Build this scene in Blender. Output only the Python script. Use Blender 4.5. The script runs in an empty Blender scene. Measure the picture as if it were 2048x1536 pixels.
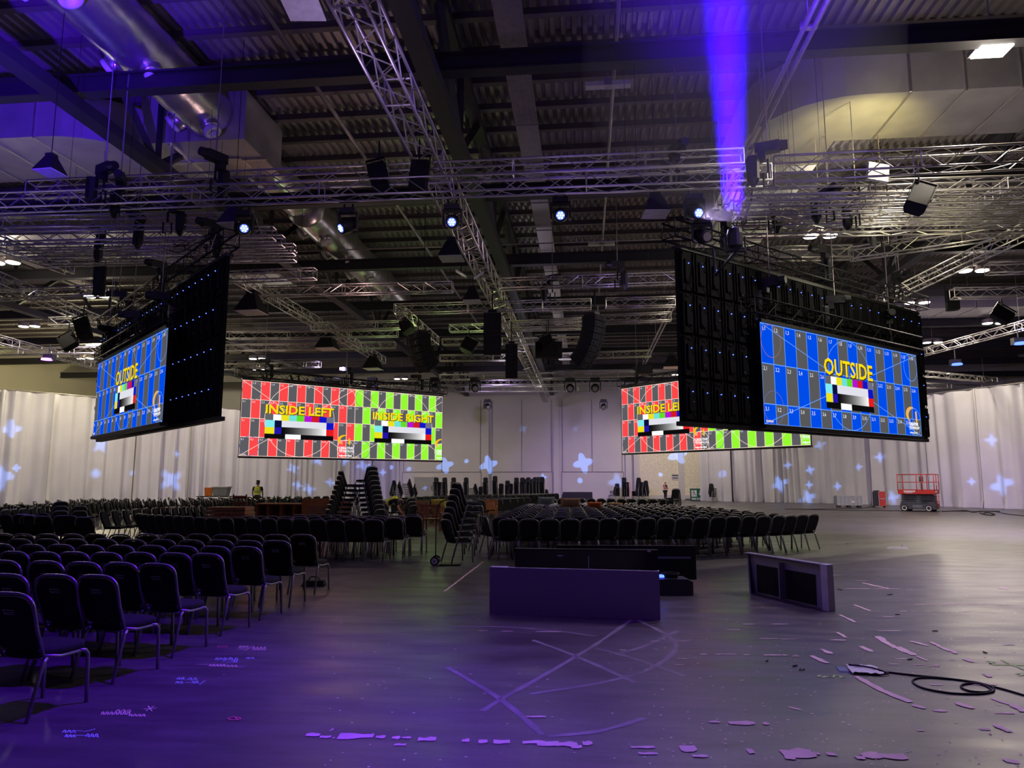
import bpy, math, random
from mathutils import Vector, Matrix
random.seed(7)
S = bpy.context.scene
COL = S.collection
PI = math.pi
R = math.radians
# ------------------------------------------------------------------ camera
FOC, HOR, CH = 1450.0, 965.0, 1.7          # focal length in pixels, horizon row, eye height
PITCH = math.atan((HOR - 768) / FOC)
YAW = R(5.77)
cam = bpy.data.cameras.new('camera')
camo = bpy.data.objects.new('camera', cam)
COL.objects.link(camo)
camo.location = (0, 0, CH)
camo.rotation_euler = (PI / 2 + PITCH, 0, YAW)
cam.sensor_width = 36
cam.lens = 36 * FOC / 2048
cam.clip_end = 300
S.camera = camo
CF = Vector((-math.sin(YAW) * math.cos(PITCH), math.cos(YAW) * math.cos(PITCH), math.sin(PITCH)))
CR = Vector((math.cos(YAW), math.sin(YAW), 0))
CU = CR.cross(CF)
def at(px, py, z=0.0):
    """the point of the hall at height z that the photograph shows at (px, py)"""
    r = CF + (px - 1024) / FOC * CR + (768 - py) / FOC * CU
    return Vector((0, 0, CH)) + r * ((z - CH) / r.z)
def atx(px, py, x):
    r = CF + (px - 1024) / FOC * CR + (768 - py) / FOC * CU
    return Vector((0, 0, CH)) + r * (x / r.x)
def aty(px, py, y):
    r = CF + (px - 1024) / FOC * CR + (768 - py) / FOC * CU
    return Vector((0, 0, CH)) + r * (y / r.y)
# ------------------------------------------------------------------ view, world
S.view_settings.view_transform = 'Standard'
S.view_settings.look = 'None'
S.view_settings.exposure = 0.0
S.view_settings.gamma = 1.0
W = bpy.data.worlds.new('world')
S.world = W
W.use_nodes = True
W.node_tree.nodes['Background'].inputs[0].default_value = (0.25, 0.22, 0.4, 1)
W.node_tree.nodes['Background'].inputs[1].default_value = 0.05
# ------------------------------------------------------------------ lights
WARM = (1.0, 0.87, 0.70)
LAV = (0.62, 0.46, 1.0)
BLUE = (0.16, 0.02, 1.0)
GAIN = 1.0
def spot(loc, to, power, color, deg, blend=0.5, rad=0.12, name='spot_light'):
    l = bpy.data.lights.new(name, 'SPOT')
    l.energy, l.color = power * GAIN, color
    l.spot_size, l.spot_blend = R(deg), blend
    l.shadow_soft_size = rad
    o = bpy.data.objects.new(name, l)
    o.location = loc
    o.rotation_euler = (Vector(to) - Vector(loc)).to_track_quat('-Z', 'Y').to_euler()
    COL.objects.link(o)
    return o
def bulb(loc, power, color, rad=0.3):
    l = bpy.data.lights.new('point_light', 'POINT')
    l.energy, l.color, l.shadow_soft_size = power * GAIN, color, rad
    o = bpy.data.objects.new('point_light', l)
    o.location = loc
    COL.objects.link(o)
    return o
HB = [(8.9, 15.6), (-24.5, 27.6), (-24.4, 33.3), (-33.1, 39.5), (-33.2, 45.6), (-37.5, 50.5), (-24.6, 51.9),
      (-27.0, 57.0), (9.0, 27.6), (17.2, 33.0), (23.2, 50.3), (17.3, 38.8), (24.0, 44.4), (8.2, 63.5), (-16.5, 63.5)]  # last two lamps are added to brighten the shutter and end wall
HBP = [950, 700, 700, 1000, 1200, 1100, 1100, 1100, 1100, 1500, 1200, 1400, 1200, 2100, 800]
for (x, y), p in zip(HB, HBP):                       # the lit house lamps under the roof and the two added ones
    spot((x, y, 10.7), (x, y, 0), p, WARM, 168, 0.5, 0.25)
for x, y, p in ((8.9, 15.6, 60), (9, 27.6, 160), (17.2, 33, 120), (-24.5, 27.6, 80), (-24.4, 33.3, 80)):
    bulb((x, y, 10.3), p * 1.5, WARM)
for x, y in ((-37.5, 50.5), (-36.0, 58.0), (-33.2, 45.6)): bulb((x, y, 10.3), 800, (1, .88, .5))  # extra points added to brighten the side wall above the drapes
# blue wash heads on the front truss, aimed back at the floor before the camera
spot((-1.0, 7.4, 8.9), (-5.2, 3.4, 0), 4600, (0.12, 0.0, 1.0), 82, 0.9)
spot((-1.0, 7.4, 8.9), (-0.4, 5.6, 0), 700, (0.22, 0.02, 1.0), 95, 1.0)
spot((-3.1, 15.8, 7.6), (-2.0, 3.5, 0), 1100, (0.24, 0.06, 1.0), 60, 0.9)
spot((-0.5, 15.8, 7.6), (2.5, 5.0, 0), 800, (0.4, 0.2, 1.0), 62, 0.9)
spot((2.6, 15.7, 7.6), (5.5, 7.0, 0), 900, (0.7, 0.55, 1.0), 80, 0.9)
# upward blue spots added to tint the roof and light the haze patch
spot((3.02, 14.3, 6.85), (3.02, 14.3, 13.2), 330000, (0.035, 0.0, 1.0), 9.5, 0.4, 0.22)
spot((1.6, 9.0, 7.0), (3.4, 13.2, 13), 6000, (0.08, 0.0, 1.0), 62, 1.0)
spot((-8.0, 7.5, 6.0), (-13.5, 12.5, 13), 13000, (0.08, 0.01, 1.0), 75, 1.0)
# lavender wash of the drapes, the back wall and the open floor
for a, b, p, d in (((6, 40, 8.3), (20, 60, 2), 9000, 80), ((14, 30, 8.3), (27, 50, 2), 7000, 80), ((-14, 40, 8.3), (-27, 64, 2), 8500, 80),
                   ((-22, 30, 8.3), (-38, 47, 2), 7500, 80), ((-6, 50, 8.3), (-6, 73, 2.0), 5500, 90), ((4, 52, 8.3), (7, 73, 2), 4500, 80),
                   ((14, 24, 8.3), (16, 28, 0), 17000, 110), ((9, 14, 8.3), (11, 12, 0), 9500, 125)):
    spot(a, b, p * .38, (0.68, 0.5, 1.0), d, 1.0, 0.3)
spot((-2, 56, 8.3), (0, 73, 0.5), 2200, (0.3, 0.12, 1.0), 60, 1.0)
spot((-16, 54, 8.0), (-20.5, 71, 3), 2500, (0.15, 0.08, 1.0), 24, 0.8)
spot((20, 38, 8.3), (26.5, 52.5, 0.5), 2000, (0.45, 0.2, 1.0), 34, 1.0)
spot(at(1772, 352, 9.2), (7.6, 20.2, 11.6), 900, (1, .85, .3), 80, 1.0)
# coloured fill points added within the rig, without fixtures
for x, y, p, c in ((-3.5, 11, 110, (.62, .42, 1)), (-8, 24, 130, (1, .62, .62)), (-6.5, 31, 110, (.7, 1, .35)), (2, 24, 100, (.5, .35, 1)), (-16, 14, 110, (.42, .3, 1)), (4, 12, 120, (.45, .3, 1)),
                (-3, 40, 110, (.75, .65, .9)), (-3, 55, 150, (.9, .85, .8)), (-20, 45, 150, (.9, .85, .75)), (10, 45, 150, (1, .93, .7)), (8, 20, 60, (1, .93, .7)), (-8, 9, 60, (.8, .6, 1)), (10.5, 20.5, 60, (1, .9, .5))):
    bulb((x, y, 7.4), p * 0.85, c, 0.5)
# ------------------------------------------------------------------ materials
MATS = {}
def mat(name, col, rough=0.6, metal=0.0, var=0.12, scale=6.0, bump=0.0, spec=0.5):
    if name in MATS: return MATS[name]
    m = bpy.data.materials.new(name); m.use_nodes = True
    nt = m.node_tree; b = nt.nodes['Principled BSDF']
    b.inputs['Roughness'].default_value = rough
    b.inputs['Metallic'].default_value = metal
    b.inputs['Specular IOR Level'].default_value = spec
    tc = nt.nodes.new('ShaderNodeTexCoord')
    n = nt.nodes.new('ShaderNodeTexNoise'); n.inputs['Scale'].default_value = scale; n.inputs['Detail'].default_value = 4
    nt.links.new(tc.outputs['Object'], n.inputs['Vector'])
    r = nt.nodes.new('ShaderNodeValToRGB')
    r.color_ramp.elements[0].position = 0.3; r.color_ramp.elements[1].position = 0.7
    r.color_ramp.elements[0].color = [c * (1 - var) for c in col] + [1]
    r.color_ramp.elements[1].color = [min(1, c * (1 + var)) for c in col] + [1]
    nt.links.new(n.outputs['Fac'], r.inputs['Fac'])
    nt.links.new(r.outputs['Color'], b.inputs['Base Color'])
    if bump:
        bp = nt.nodes.new('ShaderNodeBump'); bp.inputs['Strength'].default_value = bump; bp.inputs['Distance'].default_value = 0.02
        nt.links.new(n.outputs['Fac'], bp.inputs['Height']); nt.links.new(bp.outputs['Normal'], b.inputs['Normal'])
    MATS[name] = m
    return m
def emit(name, col, st=1.0, sample=True):
    if name in MATS: return MATS[name]
    m = bpy.data.materials.new(name); m.use_nodes = True
    nt = m.node_tree; nt.nodes.clear()
    o = nt.nodes.new('ShaderNodeOutputMaterial'); e = nt.nodes.new('ShaderNodeEmission')
    e.inputs[0].default_value = (*col, 1); e.inputs[1].default_value = st
    nt.links.new(e.outputs[0], o.inputs[0])
    if not sample: m.cycles.emission_sampling = 'NONE'
    MATS[name] = m
    return m
def display_mat(name, st, sample):
    m = bpy.data.materials.new(name); m.use_nodes = True
    nt = m.node_tree; nt.nodes.clear()
    o = nt.nodes.new('ShaderNodeOutputMaterial'); e = nt.nodes.new('ShaderNodeEmission')
    a = nt.nodes.new('ShaderNodeAttribute'); a.attribute_name = 'pixel'
    nt.links.new(a.outputs['Color'], e.inputs[0]); e.inputs[1].default_value = st
    nt.links.new(e.outputs[0], o.inputs[0])
    if not sample: m.cycles.emission_sampling = 'NONE'
    return m
M_DISP = display_mat('led_display', 1.0, True)
M_DISP2 = display_mat('led_display_lines', 1.0, False)
M_FAB = mat('black_fabric', (0.014, 0.014, 0.017), 0.85, var=.3, scale=40, spec=.25)
M_FRAME = mat('chair_metal', (0.3, 0.29, 0.31), 0.42, 0.85, scale=10)
M_TAG = mat('chair_print', (0.6, 0.6, 0.62), 0.6)
M_ALU = mat('truss_aluminium', (0.62, 0.6, 0.56), 0.35, 0.85, scale=3)
M_BLKM = mat('black_metal', (0.01, 0.01, 0.012), 0.45, 0.3, scale=5)
M_BLK = mat('black_plastic', (0.012, 0.012, 0.014), 0.5)
M_SPK = mat('speaker_black', (0.01, 0.01, 0.012), 0.95, scale=30)
M_STEEL = mat('roof_steel', (0.03, 0.028, 0.034), 0.6, 0.2, scale=1)
M_STEEL2 = mat('roof_purlin', (0.16, 0.14, 0.14), 0.6, 0.3, scale=1)
M_DECK = mat('roof_deck', (0.36, 0.33, 0.32), 0.45, 0.5, var=.25, scale=.6)
M_FOIL = mat('duct_foil', (0.72, 0.7, 0.66), 0.3, 0.9, var=.12, scale=2.2, bump=.9)
M_FOIL2 = mat('duct_wrap', (0.6, 0.58, 0.56), 0.42, 0.55, var=.12, scale=1.2, bump=.5)
M_PIPE = mat('pipe_metal', (0.42, 0.38, 0.38), 0.45, 0.6)
M_WHITE = mat('white_paint', (0.72, 0.72, 0.7), 0.5)
M_DRAPE = mat('white_drape', (0.56, 0.55, 0.55), 0.9, var=.05, scale=.5)
M_WALL = mat('painted_block', (0.66, 0.64, 0.58), 0.85, var=.05, scale=.4)
M_WALL2 = mat('wall_cladding', (0.5, 0.47, 0.36), 0.7, var=.06, scale=.4)
M_GROOVE = mat('wall_joint', (0.25, 0.24, 0.24), 0.8)
M_RUB = mat('rubber', (0.02, 0.02, 0.022), 0.8)
M_RED = mat('red_paint', (0.55, 0.04, 0.025), 0.45)
M_LIFT = mat('lift_grey', (0.06, 0.065, 0.07), 0.5)
M_CREAM = mat('cream_rim', (0.75, 0.74, 0.6), 0.5)
M_WOOD = mat('teak_wood', (0.30, 0.12, 0.055), 0.5, var=.3, scale=9)
M_WOOD2 = mat('pale_wood', (0.42, 0.22, 0.11), 0.5, var=.25, scale=9)
M_ORANGE = mat('orange_wood', (0.45, 0.18, 0.06), 0.5, var=.2, scale=9)
M_BOARD = mat('grey_board', (0.30, 0.28, 0.36), 0.6, var=.05, scale=1)
M_EDGE = mat('board_edge', (0.65, 0.62, 0.7), 0.6)
M_CRATE = mat('grey_crate', (0.34, 0.36, 0.36), 0.6)
M_YEL = mat('yellow_cushion', (0.55, 0.5, 0.08), 0.9)
M_GREY = mat('grey_green_cushion', (0.2, 0.26, 0.25), 0.9)
M_TAN = mat('tan_cushion', (0.5, 0.34, 0.14), 0.9)
M_SKIN = mat('skin', (0.5, 0.26, 0.18), 0.6)
M_HAIR = mat('dark_hair', (0.02, 0.015, 0.012), 0.7)
M_VEST = mat('hi_vis_vest', (0.8, 1.0, 0.04), 0.7)
M_PINK = mat('orange_red_vest', (0.8, 0.18, 0.14), 0.7)
M_STRIP = mat('reflective_tape', (0.75, 0.76, 0.74), 0.4)
M_CLOTH = mat('dark_clothes', (0.02, 0.02, 0.024), 0.9)
M_TROU = mat('grey_trousers', (0.10, 0.10, 0.11), 0.9)
M_HUB = mat('lilac_wheel', (0.6, 0.55, 0.65), 0.5)
M_GREEN = mat('sign_green', (0.0, 0.12, 0.07), 0.5)
M_ORG2 = mat('orange_plastic', (0.8, 0.2, 0.03), 0.5)
E_LAMP = emit('lamp_glow', (1, 0.96, 0.82), 9)
E_HEAD = emit('lens_glow', (0.1, 0.2, 1.0), 1.3)
E_HEAD2 = emit('lens_core', (0.5, 0.7, 1.0), 5)
E_DOT = emit('status_blue', (0.08, 0.14, 1.0), 4, False)
M_CAB = mat('cabinet_black', (0.006, 0.006, 0.007), 0.8, scale=5, spec=.15)
E_VIO = emit('violet_glow', (0.35, 0.1, 1.0), 9)
E_BLU = emit('blue_glow', (0.05, 0.1, 1.0), 6)
# ------------------------------------------------------------------ mesh builder
class MB:
    def __init__(s): s.v = []; s.f = []; s.m = []; s.c = []
    def add(s, vs, fs, m=0, col=None, M=None):
        o = len(s.v)
        s.v.extend([M @ Vector(p) for p in vs] if M else [Vector(p) for p in vs])
        for f in fs:
            s.f.append([i + o for i in f]); s.m.append(m); s.c.append(col)
    def box(s, c, d, m=0, M=None, rot=None):
        x, y, z = d[0] / 2, d[1] / 2, d[2] / 2
        vs = [Vector((i, j, k)) for i in (-x, x) for j in (-y, y) for k in (-z, z)]
        if rot: vs = [rot @ p for p in vs]
        vs = [p + Vector(c) for p in vs]
        s.add(vs, [(0, 1, 3, 2), (4, 6, 7, 5), (0, 4, 5, 1), (2, 3, 7, 6), (0, 2, 6, 4), (1, 5, 7, 3)], m, None, M)
    def tube(s, pts, r, m=0, n=6, M=None, cap=True, closed=False):
        pts = [Vector(p) for p in pts]
        rr = r if isinstance(r, (list, tuple)) else [r] * len(pts)
        rings = []; N = len(pts); up = None
        for i, p in enumerate(pts):
            if closed: t = pts[(i + 1) % N] - pts[i - 1]
            else: t = pts[min(i + 1, N - 1)] - pts[max(i - 1, 0)]
            t = t.normalized() if t.length > 1e-9 else Vector((0, 0, 1))
            if up is None: up = Vector((0, 0, 1)) if abs(t.z) < .9 else Vector((1, 0, 0))
            a = t.cross(up)
            if a.length < 1e-4: a = t.cross(Vector((0, 1, 0.3)))
            a.normalize(); b = t.cross(a).normalized(); up = -b if False else a.cross(t)
            rings.append([p + rr[i] * (math.cos(2 * PI * k / n) * a + math.sin(2 * PI * k / n) * b) for k in range(n)])
        vs = [q for ring in rings for q in ring]; fs = []
        for i in range(N if closed else N - 1):
            j = (i + 1) % N
            for k in range(n):
                fs.append((i * n + k, i * n + (k + 1) % n, j * n + (k + 1) % n, j * n + k))
        if cap and not closed:
            fs.append(tuple(range(n - 1, -1, -1))); fs.append(tuple((N - 1) * n + k for k in range(n)))
        s.add(vs, fs, m, None, M)
    def prism(s, pts, a, b, m=0, M=None):
        """polygon pts in (x,z), extruded along y from a to b"""
        n = len(pts)
        vs = [(x, a, z) for x, z in pts] + [(x, b, z) for x, z in pts]
        fs = [tuple(range(n)), tuple(range(2 * n - 1, n - 1, -1))] + [(i, i + n, (i + 1) % n + n, (i + 1) % n) for i in range(n)]
        s.add(vs, fs, m, None, M)
    def frust(s, c, b, t, h, m=0, M=None):
        """frustum on base size b (x,y), top size t, height h, base centre c"""
        vs = [(c[0] + i * w / 2, c[1] + j * d / 2, c[2] + z) for (w, d, z) in ((b[0], b[1], 0), (t[0], t[1], h)) for i, j in ((-1, -1), (1, -1), (1, 1), (-1, 1))]
        s.add(vs, [(3, 2, 1, 0), (4, 5, 6, 7), (0, 1, 5, 4), (1, 2, 6, 5), (2, 3, 7, 6), (3, 0, 4, 7)], m, None, M)
    def lathe(s, prof, m=0, n=16, M=None):
        vs = [(r * math.cos(2 * PI * k / n), r * math.sin(2 * PI * k / n), z) for r, z in prof for k in range(n)]
        fs = [(i * n + k, i * n + (k + 1) % n, (i + 1) * n + (k + 1) % n, (i + 1) * n + k) for i in range(len(prof) - 1) for k in range(n)]
        fs.append(tuple(range(n - 1, -1, -1))); fs.append(tuple((len(prof) - 1) * n + k for k in range(n)))
        s.add(vs, fs, m, None, M)
    def mesh(s, name, mats):
        me = bpy.data.meshes.new(name)
        me.from_pydata([tuple(p) for p in s.v], [], s.f)
        for x in (mats if isinstance(mats, (list, tuple)) else [mats]): me.materials.append(x)
        me.polygons.foreach_set('material_index', s.m)
        if any(c is not None for c in s.c):
            at_ = me.color_attributes.new('pixel', 'FLOAT_COLOR', 'CORNER'); data = []
            for f, c in zip(s.f, s.c): data.extend([*(c or (0, 0, 0)), 1.0] * len(f))
            at_.data.foreach_set('color', data)
        me.update()
        return me
    def build(s, name, mats, parent=None, smooth=False, loc=None, rotz=0.0):
        me = s.mesh(name, mats)
        if smooth: me.polygons.foreach_set('use_smooth', [True] * len(me.polygons))
        o = bpy.data.objects.new(name, me); COL.objects.link(o)
        if parent: o.parent = parent
        if loc is not None: o.location = loc
        o.rotation_euler.z = rotz
        return o
def tag(o, label=None, cat=None, group=None, kind=None):
    if label: o['label'] = label
    if cat: o['category'] = cat
    if group: o['group'] = group
    if kind: o['kind'] = kind
    return o
def thing(name, label, cat, loc=(0, 0, 0), rotz=0.0, group=None):
    o = bpy.data.objects.new(name, None); COL.objects.link(o)
    o.empty_display_size = 0.2
    o.location = loc; o.rotation_euler.z = rotz
    return tag(o, label, cat, group)
def copy_tree(o, parent=None, mark=True):
    c = o.copy(); COL.objects.link(c)
    if parent: c.parent = parent
    for ch in KIDS.get(o.name, []):
        if mark or ch.name != 'printed_mark': copy_tree(ch, c, mark)
    return c
KIDS = {}
def learn(root):
    for o in bpy.data.objects:
        if o.parent: KIDS.setdefault(o.parent.name, [])
    def go(o):
        KIDS[o.name] = [c for c in bpy.data.objects if c.parent == o]
        for c in KIDS[o.name]: go(c)
    go(root)
ORD = ['', 'first', 'second', 'third', 'fourth', 'fifth', 'sixth', 'seventh', 'eighth', 'ninth', 'tenth', 'eleventh', 'twelfth', 'thirteenth',
       'fourteenth', 'fifteenth', 'sixteenth', 'seventeenth', 'eighteenth', 'nineteenth', 'twentieth', 'twenty-first', 'twenty-second', 'twenty-third', 'twenty-fourth', 'twenty-fifth']
# lettering from the built-in typeface, flat, as (verts, faces)
GL = {}
def glyphs(txt, size, bold=0.0):
    k = (txt, size, bold)
    if k not in GL:
        cu = bpy.data.curves.new('t', 'FONT'); cu.body = txt; cu.size = size; cu.offset = bold; cu.resolution_u = 2
        o = bpy.data.objects.new('t', cu); COL.objects.link(o)
        dg = bpy.context.evaluated_depsgraph_get()
        me = bpy.data.meshes.new_from_object(o.evaluated_get(dg))
        GL[k] = ([tuple(v.co) for v in me.vertices], [tuple(p.vertices) for p in me.polygons])
        bpy.data.objects.remove(o); bpy.data.meshes.remove(me); bpy.data.curves.remove(cu)
    return GL[k]
def srgb(r, g, b):
    f = lambda c: (c / 255 / 12.92) if c / 255 <= .04045 else ((c / 255 + .055) / 1.055) ** 2.4
    return (f(r), f(g), f(b))
# ------------------------------------------------------------------ floor
def floor_mat():
    m = bpy.data.materials.new('hall_floor'); m.use_nodes = True
    nt = m.node_tree; N = nt.nodes.new; L = nt.links.new
    b = nt.nodes['Principled BSDF']
    tc = N('ShaderNodeTexCoord')
    def noise(sc, det, sx=1, sy=1, rz=0.0):
        mp = N('ShaderNodeMapping'); mp.inputs['Scale'].default_value = (sx, sy, 1); mp.inputs['Rotation'].default_value = (0, 0, rz)
        n = N('ShaderNodeTexNoise'); n.inputs['Scale'].default_value = sc; n.inputs['Detail'].default_value = det
        L(tc.outputs['Object'], mp.inputs[0]); L(mp.outputs[0], n.inputs['Vector']); return n
    def ramp(src, p0, c0, p1, c1):
        r = N('ShaderNodeValToRGB'); e = r.color_ramp.elements
        e[0].position, e[0].color, e[1].position, e[1].color = p0, (*c0, 1), p1, (*c1, 1)
        L(src, r.inputs[0]); return r
    def mix(a, c, fac, blend='MIX'):
        x = N('ShaderNodeMix'); x.data_type = 'RGBA'; x.blend_type = blend
        L(fac, x.inputs[0]) if not isinstance(fac, float) else setattr(x.inputs[0], 'default_value', fac)
        L(a, x.inputs[6]); L(c, x.inputs[7]); return x.outputs[2]
    base = ramp(noise(0.35, 6).outputs[0], .3, (.075, .068, .07), .7, (.11, .10, .102))
    streak = ramp(noise(1.3, 5, 1, 5, R(-8)).outputs[0], .35, (.72, .72, .72), .66, (1.15, 1.12, 1.1))
    fine = ramp(noise(22, 4).outputs[0], .3, (.88, .88, .88), .7, (1.1, 1.1, 1.1))
    c = mix(base.outputs[0], streak.outputs[0], 1.0, 'MULTIPLY')
    c = mix(c, fine.outputs[0], 1.0, 'MULTIPLY')
    # pale flecks of old paint
    v = N('ShaderNodeTexVoronoi'); v.inputs['Scale'].default_value = 2.2; L(tc.outputs['Object'], v.inputs['Vector'])
    fl = ramp(v.outputs['Distance'], .028, (1, 1, 1), .036, (0, 0, 0))
    gate = ramp(noise(.5, 3).outputs[0], .5, (0, 0, 0), .56, (1, 1, 1))
    fm = N('ShaderNodeMath'); fm.operation = 'MULTIPLY'; L(fl.outputs[0], fm.inputs[0]); L(gate.outputs[0], fm.inputs[1])
    pale = N('ShaderNodeRGB'); pale.outputs[0].default_value = (.62, .55, .52, 1)
    c = mix(c, pale.outputs[0], fm.outputs[0])
    L(c, b.inputs['Base Color'])
    rr = ramp(noise(.8, 5, 1, 3).outputs[0], .3, (.26, .3, .3), .7, (.46, .52, .52)); L(rr.outputs[0], b.inputs['Roughness'])
    bp = N('ShaderNodeBump'); bp.inputs['Strength'].default_value = .25; bp.inputs['Distance'].default_value = .006
    L(noise(3, 5, 1, 4, R(-8)).outputs[0], bp.inputs['Height']); L(bp.outputs[0], b.inputs['Normal'])
    return m
def structure(o, label=None):
    o['kind'] = 'structure'
    if label: o['label'] = label
    return o
b = MB(); b.box((-4, 28, -.1), (104, 96, .2)); structure(b.build('floor', floor_mat()), 'dark scuffed painted floor of the exhibition hall')
# ------------------------------------------------------------------ walls
YW = 73.0
b = MB(); b.box((-4, YW + .2, 7), (104, .4, 14))
for x in (-19.2, -10.0, -2.9, 4.2, 9.3):                      # pilasters
    b.box((x, YW - .12, 5), (.55, .3, 10))
for x0, x1 in ((-18.6, -10.5), (-9.5, -3.3), (-2.4, 3.7)):    # recessed joint lines of the panels
    b.box(((x0 + x1) / 2, YW - .02, 2.75), (x1 - x0, .06, .06), 1)
    for x in (x0, x1): b.box((x, YW - .02, 1.35), (.05, .06, 2.75), 1)
for x0, x1 in ((-18.6, -10.5), (-9.5, -3.3), (-2.4, 3.7)):
    for x in (x0 + .1, (x0 + x1) / 2, x1 - .1): b.box((x, YW - .02, 6.4), (.05, .06, 7.2), 1)
structure(b.build('wall_back', [M_WALL, M_GROOVE]), 'pale end wall with joint lines behind the seating')
b = MB(); b.box((-47, 28, 7), (.4, 96, 14))
for z in (8.3, 9.2): b.box((-46.75, 28, z), (.08, 96, .07), 0)
structure(b.build('wall_left', M_WALL2), 'yellowish side wall seen above the drapes')
b = MB(); b.box((40, 28, 7), (.4, 96, 14)); structure(b.build('wall_right', M_WALL2), 'side wall behind the drapes')
b = MB(); b.box((-4, -18, 7), (104, .4, 14)); structure(b.build('wall_front', M_WALL2), 'end wall at the back of the viewer')
# doors in the end wall
p0, p1 = aty(792, 955, YW), aty(830, 955, YW)
b = MB(); b.box((-16.3, YW - .09, 1.1), (2.0, .1, 2.2), 0); b.box((-16.3, YW - .11, 2.25), (2.2, .16, .1), 1); b.box((-15.25, YW - .11, 1.1), (.1, .16, 2.3), 1); b.box((-17.35, YW - .11, 1.1), (.1, .16, 2.3), 1)
d = structure(b.build('door_1', [mat('grey_door', (.36, .36, .34)), M_WALL]), 'grey double door in the end wall')
h = MB(); h.tube([(-15.5, YW - .18, .9), (-15.5, YW - .18, 1.4)], .03); h.build('door_handle', M_BLKM, d)
# roller shutter
p0, p1, p2 = aty(1277, 905, YW), aty(1419, 905, YW), aty(1350, 900, YW)
b = MB()
for k in range(38):
    b.box(((p0.x + p1.x) / 2, YW - .09, .2 + k * .135), (p1.x - p0.x, .1, .134), 0, None, Matrix.Rotation(R(5), 3, 'X'))
sh = structure(b.build('door_2', mat('shutter_cream', (.9, .84, .6), .55)), 'cream slatted roller shutter door beside the drapes')
b = MB()
for x in (p0.x - .25, p1.x + .25): b.box((x, YW - .3, 2.8), (.5, .3, 5.6))
b.build('door_jamb', M_WALL, sh)
b = MB(); b.box(((p0.x + p1.x) / 2, YW - .16, .3), (p1.x - p0.x, .1, .35)); b.build('bottom_rail', M_WALL, sh)
b = MB(); q = aty(1350, 954, YW); b.box((q.x, YW - .17, q.z), (.7, .03, .6), 0); b.box((q.x, YW - .19, q.z + .15), (.6, .02, .1), 1); b.box((q.x, YW - .19, q.z - .1), (.55, .02, .18), 2)
tag(b.build('notice_sheet', [M_WALL, M_BLK, M_GROOVE]), 'small printed notice fixed to the cream roller shutter', 'sign')
# ------------------------------------------------------------------ roof
ZD = 13.4
prof = []
x = -52.0
while x < 46:
    prof += [(x, ZD), (x + .10, ZD), (x + .14, ZD + .1), (x + .24, ZD + .1)]; x += .28
b = MB(); n = len(prof)
b.add([(x, y, z) for y in (-18, 76) for x, z in prof], [(i, i + 1, n + i + 1, n + i) for i in range(n - 1)])
b.box((-3, 28, ZD + .6), (100, 96, .2))
structure(b.build('ceiling', M_DECK), 'corrugated metal roof deck')
k = 0
y = -16.2
b = MB()
while y < 75:
    b.box((-3, y, ZD - .11), (98, .06, .22)); b.box((-3, y, ZD - .22), (98, .2, .02)); y += 1.49
structure(b.build('ceiling_purlins', M_STEEL2), 'rows of steel purlins under the roof deck')
names = ['nearest the entrance end', 'over the front truss', 'third across the hall', 'fourth across the hall', 'fifth across the hall', 'sixth across the hall', 'seventh across the hall', 'eighth across the hall', 'by the end wall']
for i in range(9):
    y = 7.9 + 7.45 * i
    b = MB(); b.box((-3, y, 11.22), (98, .16, .44)); b.box((-3, y, 11.44), (98, .34, .05)); b.box((-3, y, 11.02), (98, .34, .05))
    structure(b.build('roof_beam', M_STEEL), 'dark steel roof beam, ' + names[i])
def girder(x, z0, z1, sp, label):
    b = MB()
    b.box((x, 28, z0), (.42, 94, .3)); b.box((x, 28, z1), (.36, 94, .26))
    y = 7.9 - 2 * sp
    while y < 72:
        for a, c in ((y, y + sp * .42), (y + sp * .84, y + sp * .42)):
            b.tube([(x, a, z1), (x, c, z0)], .13, 0, 4)
        b.tube([(x, y + sp * .42, z1), (x, y + sp * .42, z0)], .1, 0, 4)
        y += sp
    structure(b.build('roof_girder', M_STEEL), label)
girder(-12.0, 10.6, 13.0, 7.45, 'dark lattice roof girder beside the foil duct')
girder(-3.3, 10.6, 13.0, 7.45, 'dark lattice roof girder over the middle aisle')
girder(13.6, 10.9, 13.0, 7.45, 'dark lattice roof girder over the open floor')
girder(-29, 10.6, 13.0, 7.45, 'dark lattice roof girder over the far seating')
for x0, lab in ((-1.6, 'wide ribbed cable tray under the roof beside the middle girder'), (-26.5, 'ribbed cable tray under the roof on the seating side')):
    b = MB(); b.box((x0, 30, 12.2), (.62, 92, .05))
    for dx in (-.31, -.12, .06, .2, .31): b.box((x0 + dx, 30, 12.22), (.03, 92, .12))
    for k in range(30): b.tube([(x0 - .35, -10 + 3 * k, 12.1), (x0 + .35, -10 + 3 * k, 12.1)], .025, 0, 4)
    tag(b.build('cable_tray', M_PIPE), lab, 'cable tray')
def pipe(name, pts, r, m, label, cat='pipe', n=8):
    b = MB(); b.tube(pts, r, 0, n); return tag(b.build(name, m, smooth=True), label, cat)
b = MB()
for dx in (-.09, .09): b.tube([(4.25 + dx, -6, 10.1), (4.25 + dx, 60, 10.1)], .05, 0, 8)
for k in range(12): b.box((4.25, 3 + 5 * k, 10.15), (.3, .1, .14)); b.tube([(4.25, 3 + 5 * k, 10.15), (4.25, 3 + 5 * k, 13.3)], .012, 0, 4)
tag(b.build('twin_rail', M_PIPE, smooth=True), 'twin grey rail running the length of the roof above the far screens', 'rail')
pipe('sprinkler_pipe', [(.9, -5, 12.6), (.9, 70, 12.6)], .05, M_PIPE, 'thin pipe along the roof over the aisle carrying white fittings')
pipe('sprinkler_pipe', [(-7.3, -5, 12.6), (-7.3, 70, 12.6)], .06, M_PIPE, 'thin pinkish pipe along the roof between foil duct and middle girder')
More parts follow.
